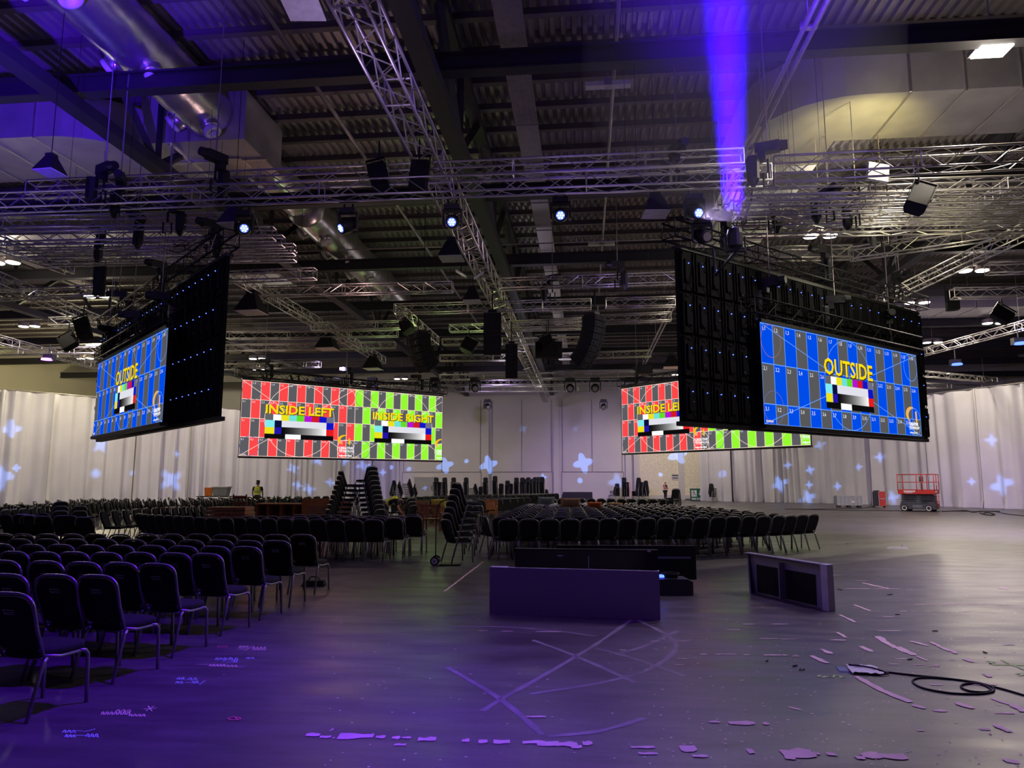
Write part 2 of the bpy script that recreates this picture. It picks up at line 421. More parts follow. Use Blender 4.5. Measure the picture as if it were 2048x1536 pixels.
pipe('sprinkler_pipe', [(-40, 29.2, 11.6), (30, 29.2, 11.6)], .03, M_PIPE, 'thin pipe crossing the hall just before the third roof beam')
for i, (px, py) in enumerate(((1216, 170), (1205, 380), (1203, 488), (1213, 593))):
    p = atx(px, py, .9) if False else at(px, py, 12.3)
    t = thing('strip_light', 'unlit white twin strip light on the roof pipe, %s from the entrance end' % ORD[i + 1], 'light', p, 0, 'strip lights on the roof pipe')
    b = MB(); b.box((-.35, 0, 0), (.5, .22, .12)); b.box((.35, 0, 0), (.5, .22, .12)); b.build('diffuser', M_WHITE, t)
    b = MB(); b.box((0, 0, .04), (.2, .26, .2)); b.tube([(0, 0, .1), (0, 0, .35)], .03); b.build('mount', M_PIPE, t)
# ------------------------------------------------------------------ ducts
def round_duct(pts, r, label):
    t = thing('round_duct', label, 'duct', pts[0])
    o = Vector(pts[0]); b = MB(); path = []
    L_ = (Vector(pts[1]) - o).length; n = max(6, int(L_ / .22)); rr = []
    for i in range(n + 1):
        path.append((Vector(pts[1]) - o) * (i / n)); rr.append(r * (1 + .012 * math.sin(i * 1.9) + random.uniform(-.008, .012)))
    b.tube(path, rr, 0, 28); b.build('duct_pipe', M_FOIL, t, smooth=True)
    return t, (Vector(pts[1]) - o)
def nozzle(t, rel, ang, r=.72):
    M = Matrix.Translation(rel) @ Matrix.Rotation(ang, 4, 'Y') @ Matrix.Diagonal((.74, .74, 1.0, 1))
    b = MB(); b.lathe([(.36, .45), (.36, .8), (.33, .86)], 0, 20, M @ Matrix.Rotation(PI, 4, 'X'))
    nz = b.build('nozzle', M_FOIL, t, smooth=True)
    b = MB(); b.lathe([(.30, .84), (.34, .9), (.33, .97), (.2, 1.0), (.17, .9), (.05, .88)], 0, 20, M @ Matrix.Rotation(PI, 4, 'X'))
    b.build('nozzle_ring', M_WHITE, nz, smooth=True)
DX, DZ = -10.7, 12.25
t, v = round_duct([(DX, 9, DZ), (DX, 18.8, DZ)], .72, 'foil wrapped round duct with white nozzles running into the duct box')
for yy in (3.55, 6.45, 9.2): nozzle(t, (0, yy, 0), R(-28)); nozzle(t, (0, yy, 0), R(55))
t, v = round_duct([(DX, 21.2, DZ), (DX, 25.2, DZ)], .62, 'short foil wrapped duct leaving the far side of the duct box')
t, v = round_duct([(DX, 26.0, DZ), (DX, 40.5, DZ)], .72, 'foil wrapped round duct with white nozzles beyond the duct box')
for yy in (1.6, 4.4, 7.6, 10.5): nozzle(t, (0, yy, 0), R(-20)); nozzle(t, (0, yy, 0), R(60))
b = MB(); b.box((-11.2, 20, 12.2), (3.2, 2.5, 1.5)); b.box((-11.0, 20, 11.42), (3.0, .08, .06), 1); b.box((-11.9, 20, 11.42), (.06, 2.4, .06), 1); b.box((-10.6, 20.2, 11.42), (.7, .7, .05), 1)
tag(b.build('duct_box', [M_FOIL2, M_FOIL]), 'square foil covered box joining the round ducts', 'duct box')
def flat_duct(x0, x1, y0, y1, z0, z1, rx, label, tail):
    """wide flat duct with a rounded elbow at x=rx"""
    t = thing('flat_duct', label, 'duct', (x0, y0, z0))
    b = MB(); sx = 1 if x1 > x0 else -1; w = y1 - y0
    pts = [(x1, y1), (x1, y0)]
    for k in range(9):
        a = PI / 2 * k / 8; pts.append((x0 + sx * w * (1 - math.sin(a)), y0 + w * (1 - math.cos(a))))
    pts += [(x0, y1 + tail), (x0 + sx * w, y1 + tail), (x0 + sx * w, y1)]
    n = len(pts)
    vs = [(x - x0, y - y0, 0) for x, y in pts] + [(x - x0, y - y0, z1 - z0) for x, y in pts]
    b.add(vs, [tuple(range(n)), tuple(range(2 * n - 1, n - 1, -1))] + [(i, (i + 1) % n, (i + 1) % n + n, i + n) for i in range(n)])
    b.build('duct_body', M_FOIL2, t)
    L_ = abs(x1 - x0); k = 1
    while k * 1.35 < L_ - w:
        b = MB(); b.box((x1 - x0 - sx * k * 1.35, w / 2, -.015), (.06, w, .04)); b.box((x1 - x0 - sx * k * 1.35, -.015, (z1 - z0) / 2), (.06, .04, z1 - z0)); b.build('seam', M_FOIL, t); k += 1
    k = 1
    while k * 1.5 < tail: b = MB(); b.box((sx * w / 2, w + k * 1.5, -.015), (w, .06, .04)); b.build('seam', M_FOIL, t); k += 1
    return t
flat_duct(4.75, 30, 18.3, 20.9, 11.6, 13.0, 0, 'wide silver flat duct turning away over the open floor', 11)
flat_duct(-12.6, -36, 18.3, 21.2, 11.6, 12.9, 0, 'wide silver flat duct over the seating side', 0)
flat_duct(-14.5, -38, 26.0, 28.6, 11.6, 12.8, 0, 'second wide flat duct over the seating side', 6)
flat_duct(9.5, 34, 42, 44.6, 11.4, 12.6, 0, 'wide flat duct near the far lamps over the open floor', 8)
# ------------------------------------------------------------------ drapes
def drape(p, q, z1, label, seed, grp, name='curtain_panel'):
    rnd = random.Random(seed); p = Vector((*p, 0)); q = Vector((*q, 0)); L_ = (q - p).length
    n = int(L_ / .07); b = MB(); d = (q - p).normalized(); nn = Vector((-d.y, d.x, 0))
    ph = [rnd.uniform(0, 6.28) for _ in range(6)]; fr = [rnd.uniform(7, 10), rnd.uniform(3.5, 5), rnd.uniform(1.2, 2.2), rnd.uniform(14, 18)]
    zs = [0.01, .12, .5, 1.5, 3.5, 6, z1]
    for z in zs:
        h = z / z1; am = .17 * (1 - .3 * h)
        for i in range(n + 1):
            s = L_ * i / n; s2 = s + .25 * math.sin(s * 1.3 + ph[4])
            w = am * (math.sin(s2 * fr[0] + ph[0] + .3 * h) * (.5 + .5 * math.sin(s * .9 + ph[3])) + .8 * math.sin(s2 * fr[1] + ph[1]) + .5 * math.sin(s * fr[2] + ph[2])) + .2 * (1 - .25 * h) * abs(math.sin(s2 * fr[2] * 1.7 + ph[5] + .25 * h)) - .12
            if z < .3: w *= 1.5; w += .05 * math.sin(s * 11 + ph[5])
            e = min(s, L_ - s); w -= .22 * max(0, 1 - e / .25)
            b.v.append(p + d * s + nn * w + Vector((0, 0, z)))
    m = n + 1
    for k in range(len(zs) - 1):
        for i in range(n): b.f.append((k * m + i, k * m + i + 1, (k + 1) * m + i + 1, (k + 1) * m + i)); b.m.append(0); b.c.append(None)
    return tag(b.build(name, M_DRAPE, smooth=True), label, 'curtain', grp)
LP = [(-46.0, 33.0), (-43.2, 39.3), (-39.9, 45.6), (-38.1, 48.2), (-34.9, 53.2), (-32.6, 57.1), (-29.9, 61.2), (-26.9, 64.6), (-23.9, 67.7), (-21.2, 70.6), (-19.3, 72.6)]
for i in range(10):
    drape(LP[i], LP[i + 1], 8.0, 'white floor-length drape beyond the far seating, %s from the end wall' % ORD[10 - i], 10 + i, 'white drapes beyond the far seating')
RP = [(10.6, 69.2), (13.1, 67.3), (16.2, 64.9), (19.6, 62.0), (22.2, 58.8), (24.6, 55.3), (26.6, 51.9), (28.4, 48.6), (30.4, 44.8), (32.4, 40.8), (34.4, 36.6)]
for i in range(10):
    drape(RP[i], RP[i + 1], 8.0, 'white floor-length drape beside the open floor, %s from the roller shutter' % ORD[i + 1], 40 + i, 'white drapes beside the open floor')
for PP, lab in ((LP, 'aluminium drape rail beyond the far seating'), (RP, 'aluminium drape rail beside the open floor')):
    b = MB(); b.tube([(x, y, 8.06) for x, y in PP], .045, 0, 6); tag(b.build('drape_rail', M_ALU), lab, 'rail')
# ------------------------------------------------------------------ trusses
def truss(A, B, s, label, m=None, step=.5, r=.026, group='aluminium lighting trusses', cat='truss'):
    """box truss; A, B = centres of its underside at the two ends"""
    m = m or M_ALU
    A = Vector(A); B = Vector(B); d = (B - A); L_ = d.length
    t = thing('truss', label, cat, A, 0, group)
    d.normalize(); side = d.cross(Vector((0, 0, 1))).normalized(); up = side.cross(d).normalized()
    h = s / 2; C = [(-h, 0), (h, 0), (h, s), (-h, s)]
    P = lambda i, y: d * y + side * C[i][0] + up * C[i][1]
    for i in range(4):
        b = MB(); b.tube([P(i, 0), P(i, L_)], r, 0, 6); b.build('chord', m, t, smooth=True)
    b = MB(); n = max(1, round(L_ / step)); st = L_ / n
    for f in range(4):
        i, j = f, (f + 1) % 4
        for k in range(n):
            a, c = (i, j) if k % 2 else (j, i)
            b.tube([P(a, k * st), P(c, (k + 1) * st)], r * .48, 0, 4, cap=False)
        for y in [0, L_] + [q * 3.0 for q in range(1, int(L_ / 3) + 1) if q * 3.0 < L_ - .5]:
            b.tube([P(i, y), P(j, y)], r * .6, 0, 4, cap=False)
    b.build('bracing', m, t)
    for k in range(2):
        b = MB(); q = P(0, 0) * .5 + P(1, 0) * .5 + d * L_ * (.15 + .7 * k) + up * s
        b.tube([q, (q.x, q.y, 13.1 - A.z)], .006, 0, 4); b.build('suspension_cable', M_BLKM, t)
    return t
def tpx(a, b_, z, s, label, **k):
    A, B = at(*a, z), at(*b_, z)
    return truss(A, B, s, label, **k)
Z = 8.6
T = [  # underside end points in the photograph, height, box size, description
 ((60, 393), (1485, 332), 8.7, .34, 'aluminium truss spanning the hall above and behind the row of moving lights'),
 ((-90, 424), (1540, 366), 8.1, .36, 'long aluminium truss spanning the hall that the row of moving lights hangs from'),
 ((1545, 355), (2230, 322), 8.3, .40, 'bright aluminium truss above the open floor carrying the tilted speaker'),
 ((-200, 462), (470, 452), 8.5, .32, 'aluminium truss over the seating side, first beyond the long front trusses'),
 ((-200, 490), (548, 478), 8.5, .32, 'aluminium truss over the seating side, second beyond the long front trusses'),
 ((20, 505), (566, 492), 8.6, .30, 'aluminium truss over the seating side, third beyond the long front trusses'),
 ((60, 518), (588, 508), 8.6, .30, 'aluminium truss over the seating side, fourth beyond the long front trusses'),
 ((85, 530), (590, 521), 8.6, .30, 'aluminium truss over the seating side, fifth beyond the long front trusses'),
 ((430, 565), (630, 557), 8.5, .34, 'short aluminium truss ending beside the screen backed by blue dots'),
 ((528, 592), (905, 583), 8.5, .34, 'aluminium truss crossing under the end of the far foil duct'),
 ((790, 627), (1182, 617), 8.5, .36, 'aluminium truss with squared ends carrying the big speaker hangs'),
 ((1212, 615), (1352, 612), 8.5, .34, 'short aluminium truss between speaker hang and black screen wall'),
 ((1000, 578), (1352, 566), 8.7, .36, 'aluminium truss over the middle seating just below the third roof beam'),
 ((1190, 647), (1342, 641), 8.5, .34, 'aluminium truss joining the raking rail near the black screen wall'),
 ((1020, 657), (1165, 651), 8.5, .32, 'short aluminium truss behind the big curved speaker hang'),
 ((900, 664), (1165, 658), 8.5, .32, 'aluminium truss passing behind the two tall speaker hangs'),
 ((625, 662), (800, 657), 8.5, .34, 'short aluminium truss crossing the raking truss'),
 ((455, 678), (795, 673), 8.5, .32, 'aluminium truss beside the black pyramid lamp, upper of the pair'),
 ((425, 703), (790, 696), 8.5, .32, 'aluminium truss beside the black pyramid lamp, lower of the pair'),
 ((885, 690), (1165, 686), 8.5, .30, 'aluminium truss behind the speaker hangs, second in depth'),
 ((880, 722), (1012, 721), 8.5, .34, 'short aluminium truss behind the tall speaker hang'),
 ((1118, 719), (1302, 713), 8.5, .34, 'aluminium truss beyond the curved speaker hang'),
 ((425, 740), (640, 734), 8.5, .34, 'aluminium truss above the far red and green screen'),
 ((880, 760), (1352, 752), 8.6, .36, 'long aluminium truss across the far side of the arena'),
 ((700, 772), (1240, 768), 8.9, .36, 'long aluminium truss near the end wall'),
 ((560, 785), (1240, 782), 8.9, .4, 'furthest aluminium truss, just before the end wall'),
 ((1490, 398), (2200, 378), 8.5, .32, 'aluminium truss over the open floor, first of the close-set bank'),
 ((1480, 420), (2200, 400), 8.5, .32, 'aluminium truss over the open floor, second of the close-set bank'),
 ((1470, 436), (2200, 420), 8.5, .32, 'aluminium truss over the open floor, third of the close-set bank'),
 ((1465, 456), (2200, 438), 8.5, .32, 'aluminium truss over the open floor, fourth of the close-set bank'),
 ((1460, 473), (2200, 456), 8.5, .32, 'aluminium truss over the open floor, fifth of the close-set bank'),
 ((1500, 520), (1702, 516), 8.5, .36, 'short bright aluminium truss above the black screen wall'),
 ((1700, 520), (2120, 458), 8.6, .36, 'bright aluminium truss slanting up beyond the black screen wall'),
 ((1905, 597), (2120, 592), 8.5, .36, 'aluminium truss end-on to the open floor, above the grey flat speaker'),
 ((1975, 548), (2120, 542), 8.5, .34, 'short aluminium truss beside the far lit pair of lamps'),
 ((1760, 612), (2100, 452), 8.5, .36, 'dim aluminium truss raking up over the open floor'),
 ((1730, 742), (2120, 640), 8.5, .36, 'dim aluminium truss raking low over the open floor'),
 ((1835, 752), (1990, 765), 8.4, .34, 'short aluminium truss by the right end of the blue screen'),
 ((1830, 775), (1960, 780), 8.4, .34, 'small aluminium truss just above the drapes by the blue screen'),
 ((-60, 602), (210, 590), 8.5, .34, 'aluminium truss lit by the twin lamps over the far seating'),
 ((102, 652), (190, 648), 8.5, .34, 'short bright aluminium truss with a squared end over the far seating'),
 ((-60, 712), (195, 706), 8.5, .34, 'aluminium truss above the violet lamp'),
 ((-60, 548), (200, 655), 8.5, .42, 'cable-laden aluminium truss raking down over the far seating'),
 ((-60, 672), (195, 738), 8.5, .38, 'aluminium truss raking down above the violet lamp'),
 ((-60, 478), (140, 548), 8.6, .34, 'aluminium truss raking away behind the bank over the seating side'),
]
for a, c, z, s, lab in T: tpx(a, c, z, s, lab)
# raking trusses and the long one over the aisle
tpx((478, 566), (636, 655), 8.7, .38, 'raking aluminium truss, nearer length above the black pyramid lamp')
tpx((645, 658), (765, 727), 8.7, .38, 'raking aluminium truss, further length above the far screen')
truss((-3.55, 4.0, 9.0), (-3.55, 66, 9.0), .55, 'heavy aluminium truss running away along the middle aisle', r=.035, step=.55)
tpx((800, 632), (870, 690), 8.6, .4, 'short raking aluminium truss by the boxy speaker cluster')
# black header trusses over the screens are added with the screens
# ------------------------------------------------------------------ led screens
def content(b, W_, H_, rows, ca, cb, title, ts, cols, logo=True, num=True, cut=None):
    """test pattern on a screen W_ x H_ metres; local x right, z up, y = 0 face, towards -y is the viewer"""
    BL = ca[2] > .3; LINE = srgb(105, 160, 255) if BL else srgb(255, 225, 215)
    Wp = W_; w = .5
    def quad(x0, x1, z0, z1, y, c, mi=0):
        x0 = max(0, min(Wp, x0)); x1 = max(0, min(Wp, x1))
        if x1 - x0 < 1e-4: return
        b.add([(x0, y, z0), (x1, y, z0), (x1, y, z1), (x0, y, z1)], [(0, 1, 2, 3)], mi, c)
    for c in range(cols):
        for r in range(len(rows) - 1):
            col = ca if (c + r) % 2 == 0 else cb
            quad(c * w, c * w + w, H_ - rows[r + 1], H_ - rows[r], 0, col)
    t = .011 if BL else .015
    for c in range(cols + 1): quad(c * w - t, c * w + t, 0, H_, -.004, LINE, 1)
    for r in rows: quad(0, Wp, H_ - r - t, H_ - r + t, -.004, LINE, 1)
    def line(pts, th=.009 if BL else .012, c=LINE):
        for (x0, z0), (x1, z1) in zip(pts, pts[1:]):
            if min(x0, x1) < 0 or max(x0, x1) > Wp or min(z0, z1) < 0 or max(z0, z1) > H_: continue
            d = Vector((x1 - x0, z1 - z0)); 
            if d.length < 1e-6: continue
            nn = Vector((-d.y, d.x)).normalized() * th
            b.add([(x0 - nn.x, -.006, z0 - nn.y), (x1 - nn.x, -.006, z1 - nn.y), (x1 + nn.x, -.006, z1 + nn.y), (x0 + nn.x, -.006, z0 + nn.y)], [(0, 1, 2, 3)], 1, c)
    FW = (13 if cols < 16 else 16) * w
    line([(FW * i / 60, H_ * i / 60) for i in range(61)]); line([(FW * i / 60, H_ * (1 - i / 60)) for i in range(61)])
    def circ(cx, cz, r, c=LINE): line([(cx + r * math.cos(2 * PI * i / 48), cz + r * math.sin(2 * PI * i / 48)) for i in range(49)], .009 if BL else .012, c)
    circ(FW / 2, H_ / 2, H_ / 2 - .01)
    q = .42 if H_ < 3 else .52
    for cx, cz, c in ((q, H_ - q, (.3, .14, .14)), (FW - q, H_ - q, LINE), (q, q, (.14, .14, .35)), (FW - q, q, LINE)): circ(cx, cz, q * .98, c)
    def text(tx, x, z, size, c, bold, y=-.012, sx=1.0, centre=False):
        vs, fs = glyphs(tx, size, bold)
        if not vs: return
        wd = max(v[0] for v in vs) + min(v[0] for v in vs)
        ox = x - (wd / 2 * sx if centre else 0)
        ok = [f for f in fs if all(ox + vs[i][0] * sx <= Wp for i in f)]
        if ok: b.add([(ox + v[0] * sx, y, z + v[1]) for v in vs], ok, 1, c)
    if num:
        for r in range(len(rows) - 1):
            for c in range(cols):
                if c * w + .1 < Wp: text('%d,%d' % (r + 1, c + 1), c * w + .05, H_ - rows[r] - .17, .14, srgb(245, 245, 255), .0, -.0075)
    YL = srgb(252, 222, 20)
    s = H_ / 2
    # colour bars under the title
    bw = s * 1.96; x0 = FW / 2 - bw / 2; u = bw / 9; zt = H_ / 2 + .04 * s + (0 if H_ > 3 else 0)
    h = .16 * s if H_ > 3 else .17 * s
    z = zt + h * .6
    for i, c in enumerate([(100, 100, 105), (255, 255, 255), (235, 225, 30), (110, 225, 215), (100, 220, 40), (180, 20, 210), (210, 25, 40), (20, 20, 200), (110, 110, 140)]):
        quad(x0 + i * u, x0 + i * u + u, z - h, z, -.009, srgb(*c), 1)
    quad(x0, x0 + 1.2 * u, z - 2.2 * h, z - h, -.009, srgb(130, 235, 240), 1); quad(x0, x0 + 1.2 * u, z - 3.3 * h, z - 2.2 * h, -.009, srgb(235, 225, 30), 1)
    quad(x0 + 1.2 * u, x0 + 2.1 * u, z - 2.2 * h, z - h, -.009, srgb(10, 15, 60), 1); quad(x0 + 1.2 * u, x0 + 2.1 * u, z - 3.3 * h, z - 2.2 * h, -.009, srgb(35, 20, 170), 1)
    quad(x0 + 2.1 * u, x0 + 8 * u, z - 2.1 * h, z - h, -.009, srgb(225, 225, 235), 1)
    g = 24
    for i in range(g):
        k = i / (g - 1); c = srgb(*[10 + 240 * k ** 1.1] * 3)
        quad(x0 + (2.1 + 5.9 * i / g) * u, x0 + (2.1 + 5.9 * (i + 1) / g) * u, z - 3.3 * h, z - 2.1 * h, -.009, c, 1)
    quad(x0 + 8 * u, x0 + 9 * u, z - 2.2 * h, z - h, -.009, srgb(15, 20, 200), 1); quad(x0 + 8 * u, x0 + 9 * u, z - 3.3 * h, z - 2.2 * h, -.009, srgb(230, 30, 30), 1)
    quad(x0, x0 + 9 * u, z - 4.1 * h, z - 3.3 * h, -.009, srgb(12, 12, 14), 1); quad(x0 + 2.6 * u, x0 + 4.6 * u, z - 4.1 * h, z - 3.3 * h, -.011, srgb(255, 255, 255), 1)
    text(title, FW / 2 + .03, z + .015, ts[0], srgb(70, 55, 10), ts[2], -.013, ts[1], True)
    text(title, FW / 2, z + .05, ts[0], YL, ts[2], -.016, ts[1], True)
    if logo:
        OR_ = srgb(252, 190, 20) if H_ > 3 else srgb(240, 180, 90)
        lx, lz = FW - .52, (1.02 if H_ > 3 else .62); Rr = .42 if H_ > 3 else .34
        pts = []
        for i in range(15):
            a = R(80 + i * 11.5); th = .085 * math.sin(PI * (i + 1.5) / 17) * (1 if i < 12 else .7)
            pts.append((a, th))
        for (a, t0), (a2, t1) in zip(pts, pts[1:]):
            P = [(lx + (Rr + e) * math.cos(q_), lz + (Rr + e) * math.sin(q_) * .66) for q_, e in ((a, -t0), (a, t0), (a2, t1), (a2, -t1))]
            if max(p[0] for p in P) < Wp: b.add([(x_, -.018, z_) for x_, z_ in P], [(0, 1, 2, 3)], 1, OR_)
        if lx + .3 < Wp: b.add([(lx + .16, -.018, lz + .12), (lx + .26, -.018, lz + .12), (lx + .27, -.018, lz - .3 * Rr / .42), (lx + .17, -.018, lz - .22 * Rr / .42)], [(3, 2, 1, 0)], 1, OR_)
        k = 1 if H_ > 3 else .62
        text('CREATIVE', lx - .42 * k, .52 * k - .02, .2 * k, (1, 1, 1), .008, -.018)
        text('TECHNOLOGY', lx - .42 * k, .37 * k - .02, .15 * k, (1, 1, 1), .006, -.018)
        quad(lx - .42 * k, lx + .42 * k, .29 * k, .30 * k, -.018, (1, 1, 1), 1)
        sr = random.Random(4); xx = lx - .4 * k
        while xx < lx + .36 * k: l_ = sr.uniform(.02, .06) * k; quad(xx, xx + l_, .1 * k, (.1 + sr.uniform(.05, .1)) * k, -.018, (1, 1, 1), 1); xx += l_ + .015
    sr = random.Random(6); xx = .06
    while xx < .36: l_ = sr.uniform(.015, .035); quad(xx, xx + l_, .05, .05 + sr.uniform(.03, .06), -.018, srgb(240, 220, 200), 1); xx += l_ + .01
def cabinets(b, W_, H_, y0, dep, detail=True, seed=1):
    rnd = random.Random(seed)
    b.box((W_ / 2, y0 + dep / 2, H_ / 2), (W_ + .02, dep, H_ + .02), 0)
    if not detail: return
    n = round(W_ / .5); rws = math.ceil(H_ - .01); yb = y0 + dep
    for c in range(n):
        x = c * .5 + .25
        for r in range(rws):
            zt = H_ - r; h = min(1.0, zt); zc = zt - h / 2
            b.box((x, yb + .03, zc), (.44, .05, h - .08), 0)             # shell
            b.box((x, yb + .075, zc), (.2, .05, h * .55), 0)             # power box
            for sx in (-.2, .2): b.box((x + sx, yb + .07, zc), (.03, .05, h - .1), 1)
            b.tube([(x - .09, yb + .1, zc + .3 * h), (x - .09, yb + .16, zc + .26 * h), (x - .09, yb + .16, zc + .1 * h), (x - .09, yb + .1, zc + .06 * h)], .012, 1, 5)
            s1, s2 = rnd.uniform(-.04, .04), rnd.uniform(-.05, .05)
            b.tube([(x + .08, yb + .09, zc - .2 * h), (x + .13 + s1, yb + .18, zc - .35 * h), (x + .02 + s2, yb + .17, zc - .48 * h), (x - .05, yb + .09, zc - .6 * h if r < rws - 1 else zc - .5 * h)], .013, 0, 5)
            if rnd.random() < .5: b.box((x + rnd.uniform(-.12, .12), yb + .11, zc + rnd.uniform(-.3, .3) * h), (.05, .02, .03), 2)
def led(L_, Rt, z, W_, H_, label, spec, back, anchor='L', seed=1, header=True, hl=''):
    d = Vector((Rt[0] - L_[0], Rt[1] - L_[1], 0)).normalized()
    o = Vector((L_[0], L_[1], z)) if anchor == 'L' else Vector((Rt[0], Rt[1], z)) - d * W_
    ang = math.atan2(d.y, d.x)
    t = thing('led_screen', label, 'screen', o, ang, 'suspended screens of the arena')
    if spec:
        for i, (x0, w_, args) in enumerate(spec):
            b = MB(); content(b, w_, H_, *args)
            for k in range(len(b.v)): b.v[k].x += x0; b.v[k].y -= .012
            p = b.build('display', [M_DISP, M_DISP2], t); p['label'] = args[6] if False else 'lit test pattern reading ' + args[3]
    b = MB(); cabinets(b, W_, H_, 0, .09, back, seed); b.build('cabinet_back', [M_CAB, M_CAB, M_TROU], t)
    if not back or back == 2: pass
    if back:
        b = MB(); n = round(W_ / .5)
        for c in range(n):
            for r in range(math.ceil(H_ - .01)):
                b.box((c * .5 + .3, .24, H_ - r - .34), (.02, .02, .02))
        b.build('status_lights', E_DOT, t)['label'] = 'small blue status lights'
    b = MB(); b.box((W_ / 2, .02, -.06), (W_ + .06, .2, .1)); b.box((W_ / 2, .02, H_ + .05), (W_ + .06, .2, .08)); b.build('rim', M_BLK, t)
    if header:
        A = o + Vector((0, 0, H_ + .2)) - d * .3 + Vector((-d.y, d.x, 0)) * .1
        B = A + d * (W_ + .6)
        truss(A, B, .4, hl, m=M_BLKM, group='black header trusses over the screens')
        b = MB(); n = int(W_ / .5)
        for c in range(n + 1):
            b.tube([d * (c * .5 + .3) + Vector((0, 0, .0)), d * (c * .5 + .3) + Vector((0, 0, -.16))], .014, 0, 4)
        b.build('hanging_bracket', M_BLKM, t, loc=(0, 0, 0)).matrix_local = Matrix.Rotation(-ang, 4, 'Z') @ Matrix.Translation((0, 0, H_ + .2)) 
        for f in (.12, .5, .88):
            q = A + d * (W_ * f) + Vector((0, 0, .4))
            hoist(q, 'black chain hoist, %s along the %s' % ({.12: 'first', .5: 'second', .88: 'third'}[f], hl.replace('black ', '')))
    return t
def hoist(q, label, top=13.1):
    h = thing('chain_hoist', label, 'hoist', q, random.uniform(0, 3), 'chain hoists')
    b = MB(); b.box((0, 0, .55), (.5, .2, .22)); b.box((.12, 0, .38), (.16, .2, .2)); b.lathe([(.1, -.14), (.12, 0), (.1, .14)], 0, 10, Matrix.Translation((-.27, 0, .55)) @ Matrix.Rotation(PI / 2, 4, 'Y')); b.build('motor_body', M_BLK, h)
    b = MB(); b.tube([(0, 0, .3), (0, 0, .0)], .03, 0, 5); b.tube([(-.1, 0, 0), (-.1, 0, -.3), (.1, 0, -.3), (.1, 0, 0)], .025, 0, 5); b.build('hook', M_BLKM, h)
    b = MB(); b.tube([(0, 0, .66), (0, 0, top - q[2])], .014, 0, 4); b.build('chain', M_PIPE, h)
    b = MB(); b.lathe([(.05, -.5), (.13, -.35), (.14, .1), (.12, .15)], 0, 8, Matrix.Translation((.3, .12, .2))); b.build('chain_bag', M_BLK, h)
    return h
RED, GRY, GRN, BLU_ = srgb(252, 72, 74), srgb(92, 92, 96), srgb(150, 250, 50), srgb(0, 76, 232)
GRY2 = srgb(88, 88, 90)
INS = [(0, 6.5, ([0, 1, 2, 3, 4], RED, GRY, 'INSIDE LEFT', (.66, 1.12, .016), 13)), (6.5, 6.0, ([0, 1, 2, 3, 4], GRN, GRY, 'INSIDE RIGHT', (.62, 1.1, .016), 12))]
OUT = [(0, 8.0, ([0, 1, 2, 2.5], BLU_, GRY2, 'OUTSIDE', (.62, 1.0, .012), 16))]
for sp_ in (INS, OUT): pass
led((-17.99, 36.32), (-9.12, 44.84), 3.08, 12.5, 4, 'far hanging screen reading INSIDE LEFT and INSIDE RIGHT in full view', INS, False, hl='black header truss over the fully visible red and green screen')
led((2.31, 45.55), (11.2, 36.05), 3.5, 12.5, 4, 'far red and green hanging screen partly hidden by the black screen wall', INS, False, hl='black header truss over the half hidden red and green screen')
led((10.6, 24.16), (2.13, 16.65), 3.08, 11.5, 4, 'huge black screen wall seen from the rear behind the wide blue screen', None, True, 'R', 3, hl='black header truss over the big black screen wall')
led((-8.8, 16.78), (-18.0, 25.33), 3.3, 12.5, 4, 'black screen wall seen from the rear behind the narrow blue screen', None, True, 'L', 4, hl='black header truss over the steeply angled screen wall')
led((4.295, 17.99), (9.98, 23.12), 3.10, 8.0, 2.5, 'blue striped hanging screen reading OUTSIDE above the middle seating', OUT, False, hl='black header truss over the wide blue screen')
led((-16.7, 23.27), (-11.03, 17.97), 3.28, 8.0, 2.5, 'blue striped hanging screen reading OUTSIDE, seen narrow over the far seating', OUT, False, 'R', hl='black header truss over the narrow blue screen')
